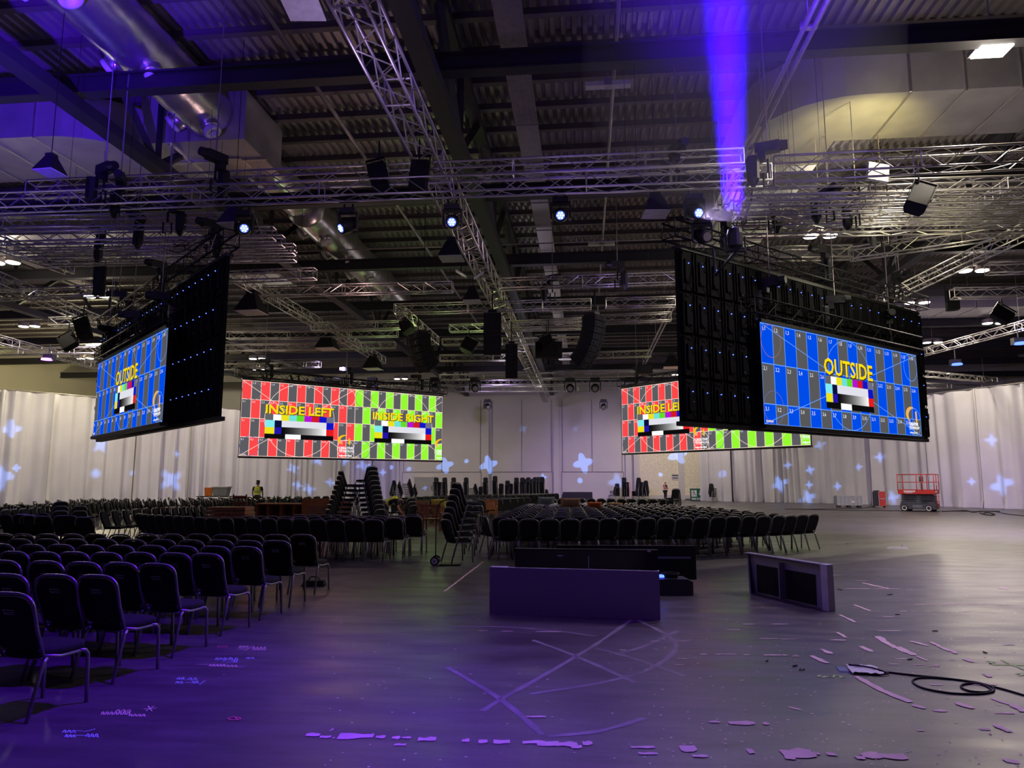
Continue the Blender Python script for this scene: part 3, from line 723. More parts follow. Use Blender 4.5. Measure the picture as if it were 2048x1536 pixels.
# ------------------------------------------------------------------ banquet chairs
def arch(w0, w1, z0, z1, n=14, rx=.5):
    """half-outline of a chair back, (x, z) pairs running up one side, over the top and down the other"""
    P = [(w0 / 2, z0), (w0 / 2 + (w1 - w0) * .3, z0 + (z1 - z0) * .45)]
    zc = z1 - .12; 
    P.append((w1 / 2, zc - .03))
    for k in range(n + 1):
        a = PI * k / n
        c, s_ = math.cos(a), math.sin(a)
        P.append((w1 / 2 * math.copysign(abs(c) ** .62, c), zc + .12 * s_ ** .75))
    P += [(-w1 / 2, zc - .03), (-w0 / 2 - (w1 - w0) * .3, z0 + (z1 - z0) * .45), (-w0 / 2, z0)]
    return P
def back_y(z): return -.185 - .15 * max(0, z - .44) / .44 - .02 * math.sin(max(0, (z - .44)) / .44 * PI)
def chair_proto():
    t = thing('banquet_chair', 'x', 'chair')
    b = MB(); n = 20; rings = []
    for (z, k) in ((.405, .93), (.42, 1), (.455, 1.0), (.475, .95), (.485, .8)):
        for i in range(n):
            a = 2 * PI * i / n; c, s_ = math.cos(a), math.sin(a)
            b.v.append(Vector((.212 * k * math.copysign(abs(c) ** .45, c), .01 + .215 * k * math.copysign(abs(s_) ** .45, s_), z)))
    for r in range(4):
        for i in range(n): b.f.append((r * n + i, r * n + (i + 1) % n, (r + 1) * n + (i + 1) % n, (r + 1) * n + i)); b.m.append(0); b.c.append(None)
    b.f.append(tuple(4 * n + i for i in range(n))); b.m.append(0); b.c.append(None)
    b.f.append(tuple(n - 1 - i for i in range(n))); b.m.append(0); b.c.append(None)
    b.build('seat', M_FAB, t, smooth=True)
    # padded back
    A = arch(.37, .40, .50, .875); b = MB(); m = len(A)
    bot = [(-.16, .478), (-.08, .465), (0, .46), (.08, .465), (.16, .478)]
    out = A + bot; m = len(out)
    cx, cz = 0, .68
    for (dy, k) in ((-.018, .9), (-.022, .97), (0, 1.0), (.022, .97), (.034, .86)):
        for x, z in out:
            x2, z2 = x * k, cz + (z - cz) * k
            b.v.append(Vector((x2, back_y(z2) + dy, z2)))
    for r in range(4):
        for i in range(m): b.f.append((r * m + i, r * m + (i + 1) % m, (r + 1) * m + (i + 1) % m, (r + 1) * m + i)); b.m.append(0); b.c.append(None)
    for r, rev in ((0, True), (4, False)):
        c = len(b.v); z2 = cz; b.v.append(Vector((0, back_y(z2) + (-.018 if rev else .034), z2)))
        for i in range(m):
            f = (r * m + i, r * m + (i + 1) % m, c)
            b.f.append(f[::-1] if rev else f); b.m.append(0); b.c.append(None)
    bk = b.build('backrest', M_FAB, t, smooth=True)
    b = MB(); rnd = random.Random(3)
    for row, (z, n_, w) in enumerate(((.775, 8, .11), (.757, 12, .1), (.745, 9, .09))):
        x = -w / 2
        while x < w / 2:
            l = rnd.uniform(.006, .014); h = .011 if row == 0 else .006
            b.box((x + l / 2, back_y(z) - .0265, z), (l, .002, h * rnd.uniform(.5, 1))); x += l + .004
    b.build('printed_mark', M_TAG, bk)['label'] = 'small faded pale print'
    # hoop frame down to the seat rails
    b = MB(); H = arch(.40, .435, .43, .895)
    b.tube([(x, back_y(z) - .005, z) for x, z in H], .014, 0, 6)
    for s_ in (-1, 1): b.tube([(.2 * s_, back_y(.43), .432), (.205 * s_, -.05, .405), (.205 * s_, .17, .405)], .014, 0, 6)
    b.tube([(-.205, .19, .40), (.205, .19, .40)], .01, 0, 6); b.tube([(-.2, -.18, .41), (.2, -.18, .41)], .01, 0, 6)
    b.box((-.09, -.292, .845), (.0, .0, .0)) if False else None
    b.build('frame', M_FRAME, t, smooth=True)
    for s_ in (-1, 1):
        b = MB(); b.tube([(.205 * s_, -.17, .415), (.21 * s_, -.20, .39), (.222 * s_, -.31, .0)], [.016, .016, .014], 0, 6); b.build('leg', M_FRAME, t, smooth=True)
        b = MB(); b.tube([(.205 * s_, .12, .41), (.206 * s_, .175, .402), (.21 * s_, .2, .37), (.215 * s_, .215, .0)], .015, 0, 6); b.build('leg', M_FRAME, t, smooth=True)
    return t
CH0 = chair_proto(); learn(CH0); used = [False]
def chair(x, y, face, label, group, z=0.0, tilt=0.0, mark=False):
    """face: heading angle in degrees, 0 = +Y, positive turns left"""
    if not used[0]: o = CH0; used[0] = True
    else: o = copy_tree(CH0, None, mark)
    o.location = (x, y, z); o.rotation_euler = (tilt, 0, R(face)); o['label'] = label; o['group'] = group; o['category'] = 'chair'
    return o
NCH = [0]
def backtop(px, py):                     # ground position of the chair whose back tops out at this pixel
    p = at(px, py, .9); return p
def head_of(d): return math.degrees(math.atan2(-d.x, d.y))
# block 1: seven rows by the camera
rows1 = [[(22, 1185)], [(18, 1148), (113, 1149), (195, 1150)], [(10, 1121), (92, 1122), (168, 1124), (242, 1125), (314, 1127)],
         [(-28, 1103), (29, 1103), (90, 1104), (148, 1104), (213, 1105), (281, 1105), (350, 1106), (414, 1107)],
         [(2, 1088), (64, 1089), (122, 1089), (182, 1090), (242, 1090.5), (304, 1091), (366, 1092), (430, 1092.5), (492, 1093)],
         [(-25, 1077), (40, 1078), (95, 1078), (151, 1078), (210, 1078), (268, 1079), (327, 1079), (383, 1080), (441, 1080), (497, 1081), (552, 1081)],
         [(6, 1067), (46, 1068), (95, 1068), (145, 1068), (192, 1068), (241, 1068.5), (295, 1068), (345, 1068), (397, 1068), (450, 1069), (502, 1069), (553, 1069), (605, 1069)]]
for r, row in enumerate(rows1):
    n = len(row)
    for i, (px, py) in enumerate(row):
        p = backtop(px, py); face = 5.77 - 14.5 + random.uniform(-2.5, 2.5)
        if (r, i) in ((6, 12), (5, 10)): face += 4
        h = R(face); q = Vector((p.x, p.y, 0)) + Vector((-math.sin(h), math.cos(h), 0)) * .33
        k = n - i
        lab = 'black banquet chair, %s from the aisle, %s row of the foremost block' % (ORD[k], ORD[r + 1])
        if r == 0: lab = 'black banquet chair standing alone in front of all the other rows'
        chair(q.x, q.y, face, lab, 'chairs of the foremost block', mark=True); NCH[0] += 1
# block 2: curved double row beyond it
C0 = Vector((-3.5, 31.0, 0))
def ring(xs, rowname, grp, k0=0.0, jit=1.5, skip=()):
    n = len(xs)
    for i, (px, py) in enumerate(xs):
        if i in skip: continue
        p = backtop(px, py); p.z = 0
        f = head_of(C0 - p) + random.uniform(-jit, jit); h = R(f)
        q = p + Vector((-math.sin(h), math.cos(h), 0)) * (.33 + k0)
        yield i, q, f
B1 = [(787, 1036), (746.6, 1039), (707, 1039), (670, 1039), (635, 1038), (601, 1037.7), (569.5, 1036.5), (537, 1036.5), (506, 1036), (478, 1035), (452, 1035.5), (424, 1034.7), (400, 1034),
      (377, 1032.5), (358, 1031.8), (339, 1031), (320, 1030), (304, 1029.3), (291, 1028.3), (279, 1027.3)]
for i, q, f in ring(B1, '', ''):
    chair(q.x, q.y, f, 'black banquet chair, %s from the aisle, first curved row beyond the foremost block' % ORD[i + 1], 'curved row left of the aisle'); NCH[0] += 1
for r in (1, 2):
    for i in range(0, 15 - 3 * r):
        px, py = B1[min(i, 19)]
        p = backtop(px, py); p.z = 0; v = (p - C0); rad = v.length - .95 * r; a = math.atan2(v.y, v.x) + (0.012 if r == 1 else -.01)
        q = C0 + Vector((math.cos(a), math.sin(a), 0)) * (rad - .33)
        chair(q.x, q.y, head_of(C0 - q) + random.uniform(-2, 2), 'black banquet chair, %s from the aisle, %s curved row beyond the foremost block' % (ORD[i + 1], ('', 'second', 'third')[r]), 'curved rows left of the aisle'); NCH[0] += 1
# block 3: middle block, arcs about the arena centre
C1 = [(1017, 1038), (1058, 1038), (1099, 1038), (1140, 1038), (1180, 1037), (1218, 1036.6), (1256, 1036.5), (1293.8, 1036), (1332.8, 1036), (1368, 1035.4), (1403, 1035), (1437, 1034),
      (1466, 1033), (1499, 1032.6), (1528, 1032), (1558, 1031), (1581.5, 1030.3), (1605, 1029), (1627, 1028)]
for i, q, f in ring(C1, '', ''):
    chair(q.x, q.y, f, 'black banquet chair, %s from the aisle in the foremost row of the middle block' % ORD[i + 1], 'foremost row of the middle block'); NCH[0] += 1
BIGR = 14.85 - .33
FAR = []
for r in range(1, 13):
    rad = BIGR - .93 * r
    if rad < 3.0: break
    step = .455 / rad; x0 = -2.0 - .02 * r; x1 = 5.0 - .05 * r
    a0 = math.atan2(-1, 1) ; n = 0
    aa = -PI / 2 + math.asin(max(-1, min(1, (x0 - C0.x) / rad))); ae = -PI / 2 + math.asin(max(-1, min(1, (x1 - C0.x) / rad)))
    while aa < ae and n < 17:
        q = C0 + Vector((math.cos(aa), math.sin(aa), 0)) * rad; n += 1
        f = head_of(C0 - q) + random.uniform(-2, 2)
        if r <= 9:
            chair(q.x, q.y, f, 'black banquet chair, %s from the aisle in the %s row of the middle block' % (ORD[n], ORD[r + 1]), 'rows of the middle block'); NCH[0] += 1
        else: FAR.append((q.x, q.y, R(f), 0))
        aa += step
# loose side-on chairs at the aisle end of the middle block
for px, py, f, lab in ((966, 1102, -62, 'black banquet chair turned side-on behind the black wheeled trolley stack'), (990, 1106, -55, 'black banquet chair turned side-on at the aisle end of the middle block'),
                       (1005, 1118, -80, 'black banquet chair turned side-on nearest the grey hoarding panel')):
    p = at(px, py, 0); chair(p.x, p.y, f, lab, 'loose chairs by the aisle'); NCH[0] += 1
def stack(px, py, n, f, dx, lab, dz=.128, z0=0.0):
    p = at(px, py, 0); h = R(f); d = Vector((-math.sin(h), math.cos(h), 0))
    for k in range(n):
        q = p + d * dx * k
        chair(q.x, q.y, f, 'black banquet chair, %s from the bottom of the %s' % (ORD[k + 1], lab), 'chairs of the ' + lab, z0 + dz * k); NCH[0] += 1
stack(918, 1127, 7, -50, .042, 'trolley stack', z0=.03)
stack(676, 1078, 9, -50, .045, 'leaning stack nearer the counter desk', .145)
stack(744, 1078, 10, 58, .045, 'taller leaning stack nearer the aisle', .145)
stack(812, 1061, 3, 60, .045, 'low stack by the bending worker', .13)
stack(1348, 1040, 5, 140, .02, 'short stack beyond the middle block', .13)
# simplified far chairs, too many to count
def far_chair(b, x, y, a, z, lo=False):
    M = Matrix.Translation((x, y, z)) @ Matrix.Rotation(a, 4, 'Z')
    b.box((0, .01, .44), (.42, .43, .07), 0, M)
    A = [(-.18, .46), (.18, .46), (.205, .70), (.205, .79), (.17, .855), (.10, .885), (-.10, .885), (-.17, .855), (-.205, .79), (-.205, .70)]
    n = len(A)
    vs = [(x_, back_y(z_) - .03, z_) for x_, z_ in A] + [(x_, back_y(z_) + .03, z_) for x_, z_ in A]
    b.add(vs, [tuple(range(n)), tuple(range(2 * n - 1, n - 1, -1))] + [(i, i + n, (i + 1) % n + n, (i + 1) % n) for i in range(n)], 0, None, M)
    rim = [(x_ * 1.05, back_y(z_) - .036, .46 + (z_ - .46) * 1.03) for x_, z_ in A[2:]]
    b.tube(rim, .013, 1, 4, M)
    for s_ in (-1, 1):
        b.tube([(.2 * s_, -.18, .42), (.215 * s_, -.31, 0)], .013, 1, 4, M); b.tube([(.2 * s_, .18, .42), (.21 * s_, .215, 0)], .013, 1, 4, M)
def far_rows(a, c, n_rows, back, face, sp=.47):
    """rows from pixel a to pixel c (chair tops), further rows offset by the ground vector back"""
    P, Q = at(*a, .9), at(*c, .9); P.z = Q.z = 0; d = Q - P; n = int(d.length / sp); d.normalize()
    for r in range(n_rows):
        o = P + Vector((back[0], back[1], 0)) * r
        for i in range(n):
            q = o + d * sp * i; FAR.append((q.x, q.y, R(face + random.uniform(-3, 3)), 0))
far_rows((232, 1022), (405, 1012), 1, (0, 0), -75)
far_rows((300, 1017), (400, 1011.5), 2, (.3, 1.1), -75)
far_rows((370, 1016), (412, 1013), 2, (-.2, 1.2), -72)
far_rows((-40, 1014), (205, 1010), 5, (-.35, 1.0), -68)
far_rows((0, 1022), (90, 1016), 2, (-.3, 1.1), -75)
far_rows((0, 1008), (480, 1001), 6, (-.6, 1.5), -60, .5)
far_rows((150, 1003), (640, 997), 5, (-1.0, 1.6), -50, .52)
far_rows((440, 996), (650, 994), 3, (0, 1.4), 180, .55)
far_rows((520, 1000), (650, 998), 2, (0, 1.2), 200, .5)
far_rows((770, 1003), (985, 1003), 8, (.25, 1.1), 200, .47)      # block beyond the aisle
far_rows((795, 996), (1078, 991), 7, (.2, 1.5), 200, .5)
far_rows((1085, 997), (1370, 999), 2, (0, 1.0), 0, .5)
far_rows((1090, 1012), (1200, 1006), 2, (0, 1), 10, .5)
for px, py, f in ((22, 1061, 175), (90, 1055, 20), (8, 1060, 160)): 
    p = at(px, py, 0); FAR.append((p.x, p.y, R(f), 0))
# pair of half-turned chairs between blocks
for i, (px, py) in enumerate(((38, 1028), (62, 1028), (72, 1029), (86, 1030), (106, 1031), (137, 1030), (166, 1030), (187, 1033), (58, 1027), (112, 1026))):
    p = at(px, py, .9); FAR.append((p.x, p.y, R(-10 + 14 * (i % 3)), 0))
for px, n in ((142, 3), (104, 4)): 
    p = at(px, 1085, 0)
    for k in range(n - 1): FAR.append((p.x, p.y, R(60), .13 * k))
# stacks along the end wall
def far_stack(px, pyt, yb, f=180, dz=.14):
    p = at(px, yb, 0)
    if p.y > 71.6: p = p * (71.6 / p.y); p.z = 0
    dist = (p - Vector((0, 0, CH))).length
    hgt = max(.9, (at(px, pyt, 1.71).z - 1.7) + 1.7 + (965 - pyt) / FOC * p.y); n = max(1, int(round((hgt - .88) / dz)) + 1)
    h = R(f)
    for k in range(n): FAR.append((p.x - math.sin(h) * .04 * k, p.y + math.cos(h) * .04 * k, h, dz * k))
for px, pyt, yb, f in ((788, 960, 1006, 250), (797, 960, 1006, 100), (818, 957, 1006, 120), (826, 968, 1006, 110), (872, 956, 1002, 180), (878, 966, 1002, 180), (889, 957, 1002, 180), (907, 957, 1002, 180), (932, 955, 1002, 180),
                       (948, 968, 1002, 120), (961, 975, 1002, 180), (971, 956, 1002, 180), (990, 953, 1002, 180), (1002, 969, 1002, 180), (1015, 962, 1002, 180), (1021, 969, 1002, 180),
                       (1033, 955, 1002, 180), (1045, 957, 1002, 180), (1049, 958, 1002, 180), (1057, 957, 1003, 180), (1064, 957, 1004, 180), (1071, 956, 1005, 180), (1078, 956, 1006, 180), (1084, 955, 1007, 180), (1098, 980, 1000, 240),
                       (1222, 982, 1000, 90), (1228, 973, 1000, 120), (1235, 969, 1000, 180), (1249, 956, 1002, 180), (1254, 966, 1002, 180), (1268, 981, 1000, 0), (1278, 955, 1001, 200), (1283, 964, 1001, 160), (1292, 961, 1001, 150),
                       (1425, 968, 1003, 200)):
    far_stack(px, pyt, yb, f)
b = MB()
for x, y, a, z in FAR: far_chair(b, x, y, a, z)
tag(b.build('banquet_chairs', [M_FAB, M_FRAME]), 'massed black banquet chairs in the distant rows and stacks towards the drapes and end wall', 'chairs', None, 'stuff')
# ------------------------------------------------------------------ hung equipment
def hbox(px, py, yy): return aty(px, py, yy)
def speaker(px, py, yy, w, d, h, tilt, yaw, label, group='loose hung speakers', roll=0.0):
    p = aty(px, py, yy); t = thing('speaker', label, 'speaker', p, R(yaw), group)
    M = Matrix.Rotation(R(roll), 4, 'Y') @ Matrix.Rotation(R(tilt), 4, 'X')
    b = MB(); b.prism([(-w / 2, -h / 2), (w / 2, -h / 2), (w / 2, h / 2), (-w / 2, h / 2)], -d * .2, d * .35, 0, M); b.frust((0, 0, 0), (w, h), (w * .72, h * .94), d * .45, 0, M @ Matrix.Translation((0, d * .35, 0)) @ Matrix.Rotation(-PI / 2, 4, 'X'))
    b.build('cabinet', M_SPK, t)
    b = MB(); b.box((0, -d * .21, 0), (w * .92, .012, h * .94), 0, M); b.build('grille', M_BLKM, t)
    b = MB(); 
    for s_ in (-1, 1): b.box((s_ * (w / 2 + .02), 0, h * .3), (.02, .06, h * .8), 0, M)
    b.box((0, 0, h * .7), (w + .06, .06, .025), 0, M); b.tube([(0, 0, h * .55), (0, 0, h * .5 + .5)], .02); b.build('yoke', M_BLKM, t)
    return t
speaker(757, 352, 15.3, .38, .42, .68, -14, 4, 'black speaker tilted on the front truss beside its upright twin', roll=-14)
speaker(838, 350, 15.3, .38, .42, .7, -8, -2, 'black speaker hung upright where the aisle truss meets the front truss', roll=4)
speaker(1840, 392, 16.0, .44, .4, .58, -20, -14, 'black wedge speaker tilted under the bright truss over the open floor', roll=26)
speaker(812, 652, 30.0, .5, .5, .62, -20, -14, 'black speaker tilted above the boxy speaker cluster', roll=-32)
speaker(1093, 682, 30.5, .5, .45, .45, -10, 0, 'small black speaker tilted on top of the wide sub box', roll=-20)
speaker(165, 655, 26.0, .5, .45, .8, -18, 14, 'black speaker tilted beside the short bright truss', roll=-24)
speaker(136, 682, 27.5, .62, .3, .62, -20, 14, 'grey faced flat speaker tilted below the short bright truss', roll=-34)
speaker(2005, 628, 31.0, .75, .3, .6, -20, -10, 'grey faced flat speaker tilted over the open floor beyond the blue screen', roll=38)
speaker(938, 690, 31.0, .6, .5, .6, -20, -5, 'small black speaker between the two tall speaker hangs', roll=26)
speaker(1905, 600, 30.0, .45, .5, .8, 0, -10, 'black speaker hung beside the blue screen under the raking truss')
speaker(198, 560, 21.5, .3, .3, 1.0, 0, 10, 'slim black speaker column over the narrow blue screen')
speaker(1290, 738, 40.0, .8, .6, .5, 0, 0, 'black sub box hung near the far side of the raking rail')
def array(px, py0, py1, yy, w, n, curve, label, yaw=6):
    top = aty(px, py0, yy); bot = aty(px, py1, yy); H_ = top.z - bot.z; h = H_ / n
    t = thing('line_array', label, 'speaker', top, R(yaw), 'tall speaker hangs')
    b = MB(); b.box((0, .15, .1), (w * .5, .5, .1)); b.tube([(0, 0, .1), (0, 0, 1.0)], .03); b.build('flying_frame', M_BLKM, t)
    ang = 0; p = Vector((0, 0, 0))
    for k in range(n):
        M = Matrix.Translation(p) @ Matrix.Rotation(R(ang), 4, 'X')
        b = MB(); b.prism([(-w / 2, -h * .97), (w / 2, -h * .97), (w / 2, 0), (-w / 2, 0)], -.25, .25, 0, M); b.frust((0, 0, 0), (w, h * .95), (w * .8, h * .7), .15, 0, M @ Matrix.Translation((0, .25, -h / 2)) @ Matrix.Rotation(-PI / 2, 4, 'X'))
        for s_ in (-.3, .3): b.box((w * s_, -.26, -h / 2), (.05, .02, h * .4), 1, M)
        b.build('array_box', [M_SPK, M_BLKM], t)
        p = p + Matrix.Rotation(R(ang), 3, 'X') @ Vector((0, 0, -h)); ang += curve
    return t
array(985, 628, 709, 27.5, .68, 4, 0, 'tall straight speaker hang where the aisle truss meets the squared truss')
array(1023, 690, 755, 29.5, .5, 8, 2, 'narrow studded speaker hang just beyond the tall straight one')
array(1190, 632, 735, 27.0, .72, 9, 5.5, 'big curved speaker hang tapering to a point beside the squared truss', 55)
array(836, 668, 742, 29.0, .95, 6, 8, 'boxy curved speaker cluster hung below the raking trusses', -50)
array(1097, 685, 716, 31.0, 1.15, 1, 0, 'wide single sub box hung between the speaker hangs')
def moving_head(p, aim, lit, label, s=1.0, group='moving lights on the front truss'):
    t = thing('moving_light', label, 'stage light', p, 0, group)
    b = MB(); b.box((0, 0, -.05), (.36 * s, .26 * s, .12 * s)); b.tube([(-.1, 0, 0), (-.1, 0, .14)], .025); b.tube([(.1, 0, 0), (.1, 0, .14)], .025); b.build('base', M_BLK, t)
    b = MB()
    for q in (-1, 1): b.prism([(q * .19 * s, -.1 * s), (q * .23 * s, -.1 * s), (q * .23 * s, -.48 * s), (q * .2 * s, -.52 * s)], -.06 * s, .06 * s)
    b.box((0, 0, -.12 * s), (.44 * s, .14 * s, .05 * s)); b.build('yoke', M_BLK, t)
    c = Vector((0, 0, -.38 * s)); d = (Vector(aim) - Vector(p) - c).normalized(); M = Matrix.Translation(c) @ d.to_track_quat('Z', 'Y').to_matrix().to_4x4()
    b = MB(); b.lathe([(.1 * s, -.26 * s), (.15 * s, -.2 * s), (.17 * s, 0), (.15 * s, .12 * s), (.14 * s, .22 * s), (.125 * s, .22 * s)], 0, 18, M)
    hd = b.build('head', M_BLK, t, smooth=True)
    b = MB()
    if lit:
        b.lathe([(.105 * s, .205 * s), (.1 * s, .225 * s)], 0, 18, M); ln = b.build('lens', E_HEAD, hd)
        b = MB()
        for k in range(7):
            a = k * PI / 3; r_ = 0 if k == 6 else .06 * s
            b.lathe([(.024 * s, .226 * s), (.02 * s, .235 * s)], 0, 8, M @ Matrix.Translation((r_ * math.cos(a), r_ * math.sin(a), 0)))
        b.build('led_cell', E_HEAD2, hd)
    else: b.lathe([(.11 * s, .21 * s), (.1 * s, .225 * s)], 0, 18, M); b.build('lens', M_PIPE, hd)
    return t
moving_head(aty(490, 425, 15.9), (-4, 8, 4), True, 'black moving light with blue lens at the seating end of the front truss row')
moving_head(aty(697, 420, 15.9), (-9, 12, 4.5), True, 'black moving light with blue lens turned aside by the foil duct')
moving_head(aty(905, 412, 15.9), (-1.3, 2, 1.8), True, 'black moving light with brightest blue-white lens by the aisle truss')
moving_head(aty(1121, 398, 15.9), (-.4, 5, 3), True, 'black moving light with round glowing lens alone in the middle of the truss')
moving_head(aty(1388, 392, 15.9), (5, 8, 4), True, 'black moving light with dim blue lens by the twin grey rail')
moving_head(aty(1403, 440, 16.3), (6, 9, 4), False, 'unlit black moving light hanging just under the dim blue lensed one')
for i, (px, py) in enumerate(((975, 800), (1207, 800))): moving_head(aty(px, py, 62), (0, 40, 0), False, 'small black moving light before the pale end wall, %s' % ('below the aisle truss' if i == 0 else 'beside the half hidden red screen'), 1.5, 'moving lights near the end wall')
for i, px in enumerate((640, 745, 870, 950, 1140, 1190, 1260)):
    moving_head(aty(px, 757, 48), (0, 20, 0), False, 'unlit black moving light on the far side truss, %s from the red screen' % ORD[i + 1], 1.7, 'moving lights on the far side truss')
def pendant(p, w, label, s=1.0):
    t = thing('pendant_lamp', label, 'lamp', p, R(random.uniform(-6, 6)), 'unlit pyramid lamps')
    b = MB(); b.frust((0, 0, 0), (w, w), (w * .38, w * .38), w * .72); b.box((0, 0, w * .78), (w * .36, w * .36, w * .2)); b.build('lamp_shade', M_BLK, t)
    b = MB(); b.box((0, 0, -.008), (w * .96, w * .96, .016)); b.build('diffuser', M_WHITE, t)
    b = MB(); b.tube([(0, 0, w * .85), (0, 0, 13.0 - p[2])], .008, 0, 5); b.build('hanger', M_BLKM, t)
for (px, py, w, lab) in ((903, 517, .68, 'black pyramid lamp unlit, hung beside the aisle truss above the white wing panels'), (1311, 428, .62, 'black pyramid lamp unlit, hung between middle moving light and twin rail'),
                         (468, 452, .62, 'black pyramid lamp unlit, hung behind the seating-end moving light'), (503, 625, .95, 'black pyramid lamp unlit, hung under the raking truss near the screen backed by blue dots'),
                         (945, 603, .62, 'black pyramid lamp unlit, hung below the white wing panels'), (655, 698, .95, 'black pyramid lamp unlit, above the INSIDE LEFT screen'),
                         (746, 738, .95, 'black pyramid lamp unlit, furthest, above the INSIDE RIGHT screen'), (100, 345, .45, 'small black pyramid lamp unlit, hung under the flat duct over seating'), (1343, 735, .9, 'black pyramid lamp unlit, next to the edge of the black screen wall')):
    pendant(at(px, py, 8.0), w, lab)
t = thing('hanging_panel', 'pale square panel with dark edge hung high beside the aisle truss', 'panel', at(607, 18, 9.6), R(6))
b = MB(); b.box((0, 0, 0), (.62, .62, .02)); b.build('panel_face', M_WHITE, t)
b = MB(); b.box((0, 0, .03), (.66, .66, .03)); b.tube([(0, 0, .04), (0, 0, 3.6)], .012, 0, 4); b.build('panel_frame', M_BLK, t)
for i, ((px, py), r_) in enumerate((((922, 547), 30), ((958, 550), -35), ((1040, 660), 0), ((1053, 737), -20), ((1755, 345), 8))):
    t = thing('white_flap', ('white flap panel beside the aisle truss, tilted towards the seats', 'white flap panel beside the aisle truss, tilted up', 'small white flap beside the tall speaker hang', 'small white flap on the aisle truss near its far end', 'pale rectangular panel hung on the bright truss over the open floor')[i], 'panel', at(px, py, 8.9), R(10))
    b = MB(); b.box((0, 0, 0), (.42, .3, .03) if i < 4 else (.5, .1, .42), 0, Matrix.Rotation(R(r_), 4, 'Y')); b.build('flap', M_WHITE, t)
    b = MB(); b.tube([(0, 0, 0), (0, 0, .3)], .02); b.build('bracket', M_BLKM, t)
def high_bay(x, y, i):
    z = 11.0
    t = thing('high_bay_lamp', HBL[i], 'lamp', (x, y, z), 0, 'lit house lamps under the roof')
    single = i == 0
    b = MB()
    if single: b.box((0, 0, .06), (.75, .55, .12))
    else:
        for q in (-.36, .36): b.lathe([(.27, -.02), (.3, .0), (.27, .2), (.1, .26)], 0, 14, Matrix.Translation((q, 0, 0)))
        b.box((0, 0, .25), (.8, .2, .06))
    b.tube([(0, 0, .2), (0, 0, 2.3)], .015, 0, 4); b.build('housing', M_PIPE, t)
    b = MB()
    if single: b.box((0, 0, -.02), (.66, .46, .04)); b.build('lamp_face', E_LAMP, t)
    else:
        for q in (-.36, .36):
            b = MB(); b.lathe([(.25, -.05), (.27, -.02), (.05, 0)], 0, 14, Matrix.Translation((q, 0, 0))); b.build('lamp_face', E_LAMP, t)
HBL = ['single bright square house lamp above the wide silver duct', 'twin house lamp over the seating side, nearest and highest', 'twin house lamp lighting the truss over the far seating', 'twin house lamp against the dark flat duct over the far seating',
       'twin house lamp beyond the narrow blue screen edge', 'twin house lamp low over the drape tops on the seating side', 'twin house lamp above the far INSIDE LEFT screen corner', 'lower twin house lamp just over the far INSIDE LEFT screen',
       'twin house lamp over the close-set truss bank of the open floor', 'twin house lamp by the raking truss over the open floor', 'twin house lamp low beyond the right end of the wide blue screen', 'twin house lamp just over the black screen wall end', 'twin house lamp beside the blue lens near the open floor drapes',
       'added twin house lamp in front of the roller shutter', 'added twin house lamp in front of the grey door in the end wall']
for i, (x, y) in enumerate(HB): high_bay(x, y, i)
for i, (px, py, m_, lab) in enumerate(((95, 718, E_VIO, 'glowing violet wash light over the far seating drapes'), (1913, 728, E_BLU, 'glowing blue wash light above the open floor drapes'), (2040, 686, E_BLU, 'glowing blue wash light higher over the open floor'), (1834, 755, E_VIO, 'violet light at the end of the wide blue screen'))):
    p = at(px, py, 7.9); t = thing('wash_light', lab, 'stage light', p, 0, 'glowing wash lights')
    b = MB(); b.box((0, .12, .1), (.5, .3, .3)); b.tube([(0, .1, .2), (0, .1, .8)], .03); b.build('body', M_BLK, t)
    b = MB(); b.lathe([(.1, 0), (.26, .02), (.24, .1)], 0, 14, Matrix.Translation((0, -.05, -.08))); b.build('lens', m_, t)
for i, (px, py, zz) in enumerate(((1537, 345, 8.2), (238, 405, 8.2), (207, 383, 8.4), (1543, 440, 8.6), (1660, 420, 8.6), (335, 445, 8.5), (272, 470, 8.5), (1355, 345, 8.6), (430, 360, 8.6), (1770, 470, 8.6), (1715, 430, 8.5), (195, 500, 8.5), (1105, 585, 8.7), (1235, 560, 8.7))):
    q = at(px, py, zz)
    hoist(q, 'black chain hoist over the %s, %s from the entrance end' % ('open floor' if q.x > 3 else ('seating side' if q.x < -4.5 else 'middle rows'), ORD[i + 1]))
cable_pts = [(0, .0), (1, -.5), (2.2, -.35), (3, .05)]
for i, (a, c) in enumerate((((330, 500), (455, 450)), ((1440, 430), (1500, 360)), ((1455, 520), (1500, 380)))):
    A, B = at(*a, 8.6), at(*c, 8.6)
    b = MB()
    for k in range(4):
        pts = [A.lerp(B, s / 10) + Vector((random.uniform(-.1, .1), random.uniform(-.1, .1), -.35 * math.sin(PI * s / 10) * random.uniform(.6, 1.2) + .1 * k)) for s in range(11)]
        b.tube(pts, .022, 0, 5)
    tag(b.build('cable_bundle', M_BLK, smooth=True), 'black cable bundle looping over the trusses, ' + ('above the narrow screen assembly', 'beside the twin rail', 'towards the black screen wall top')[i], 'cable')
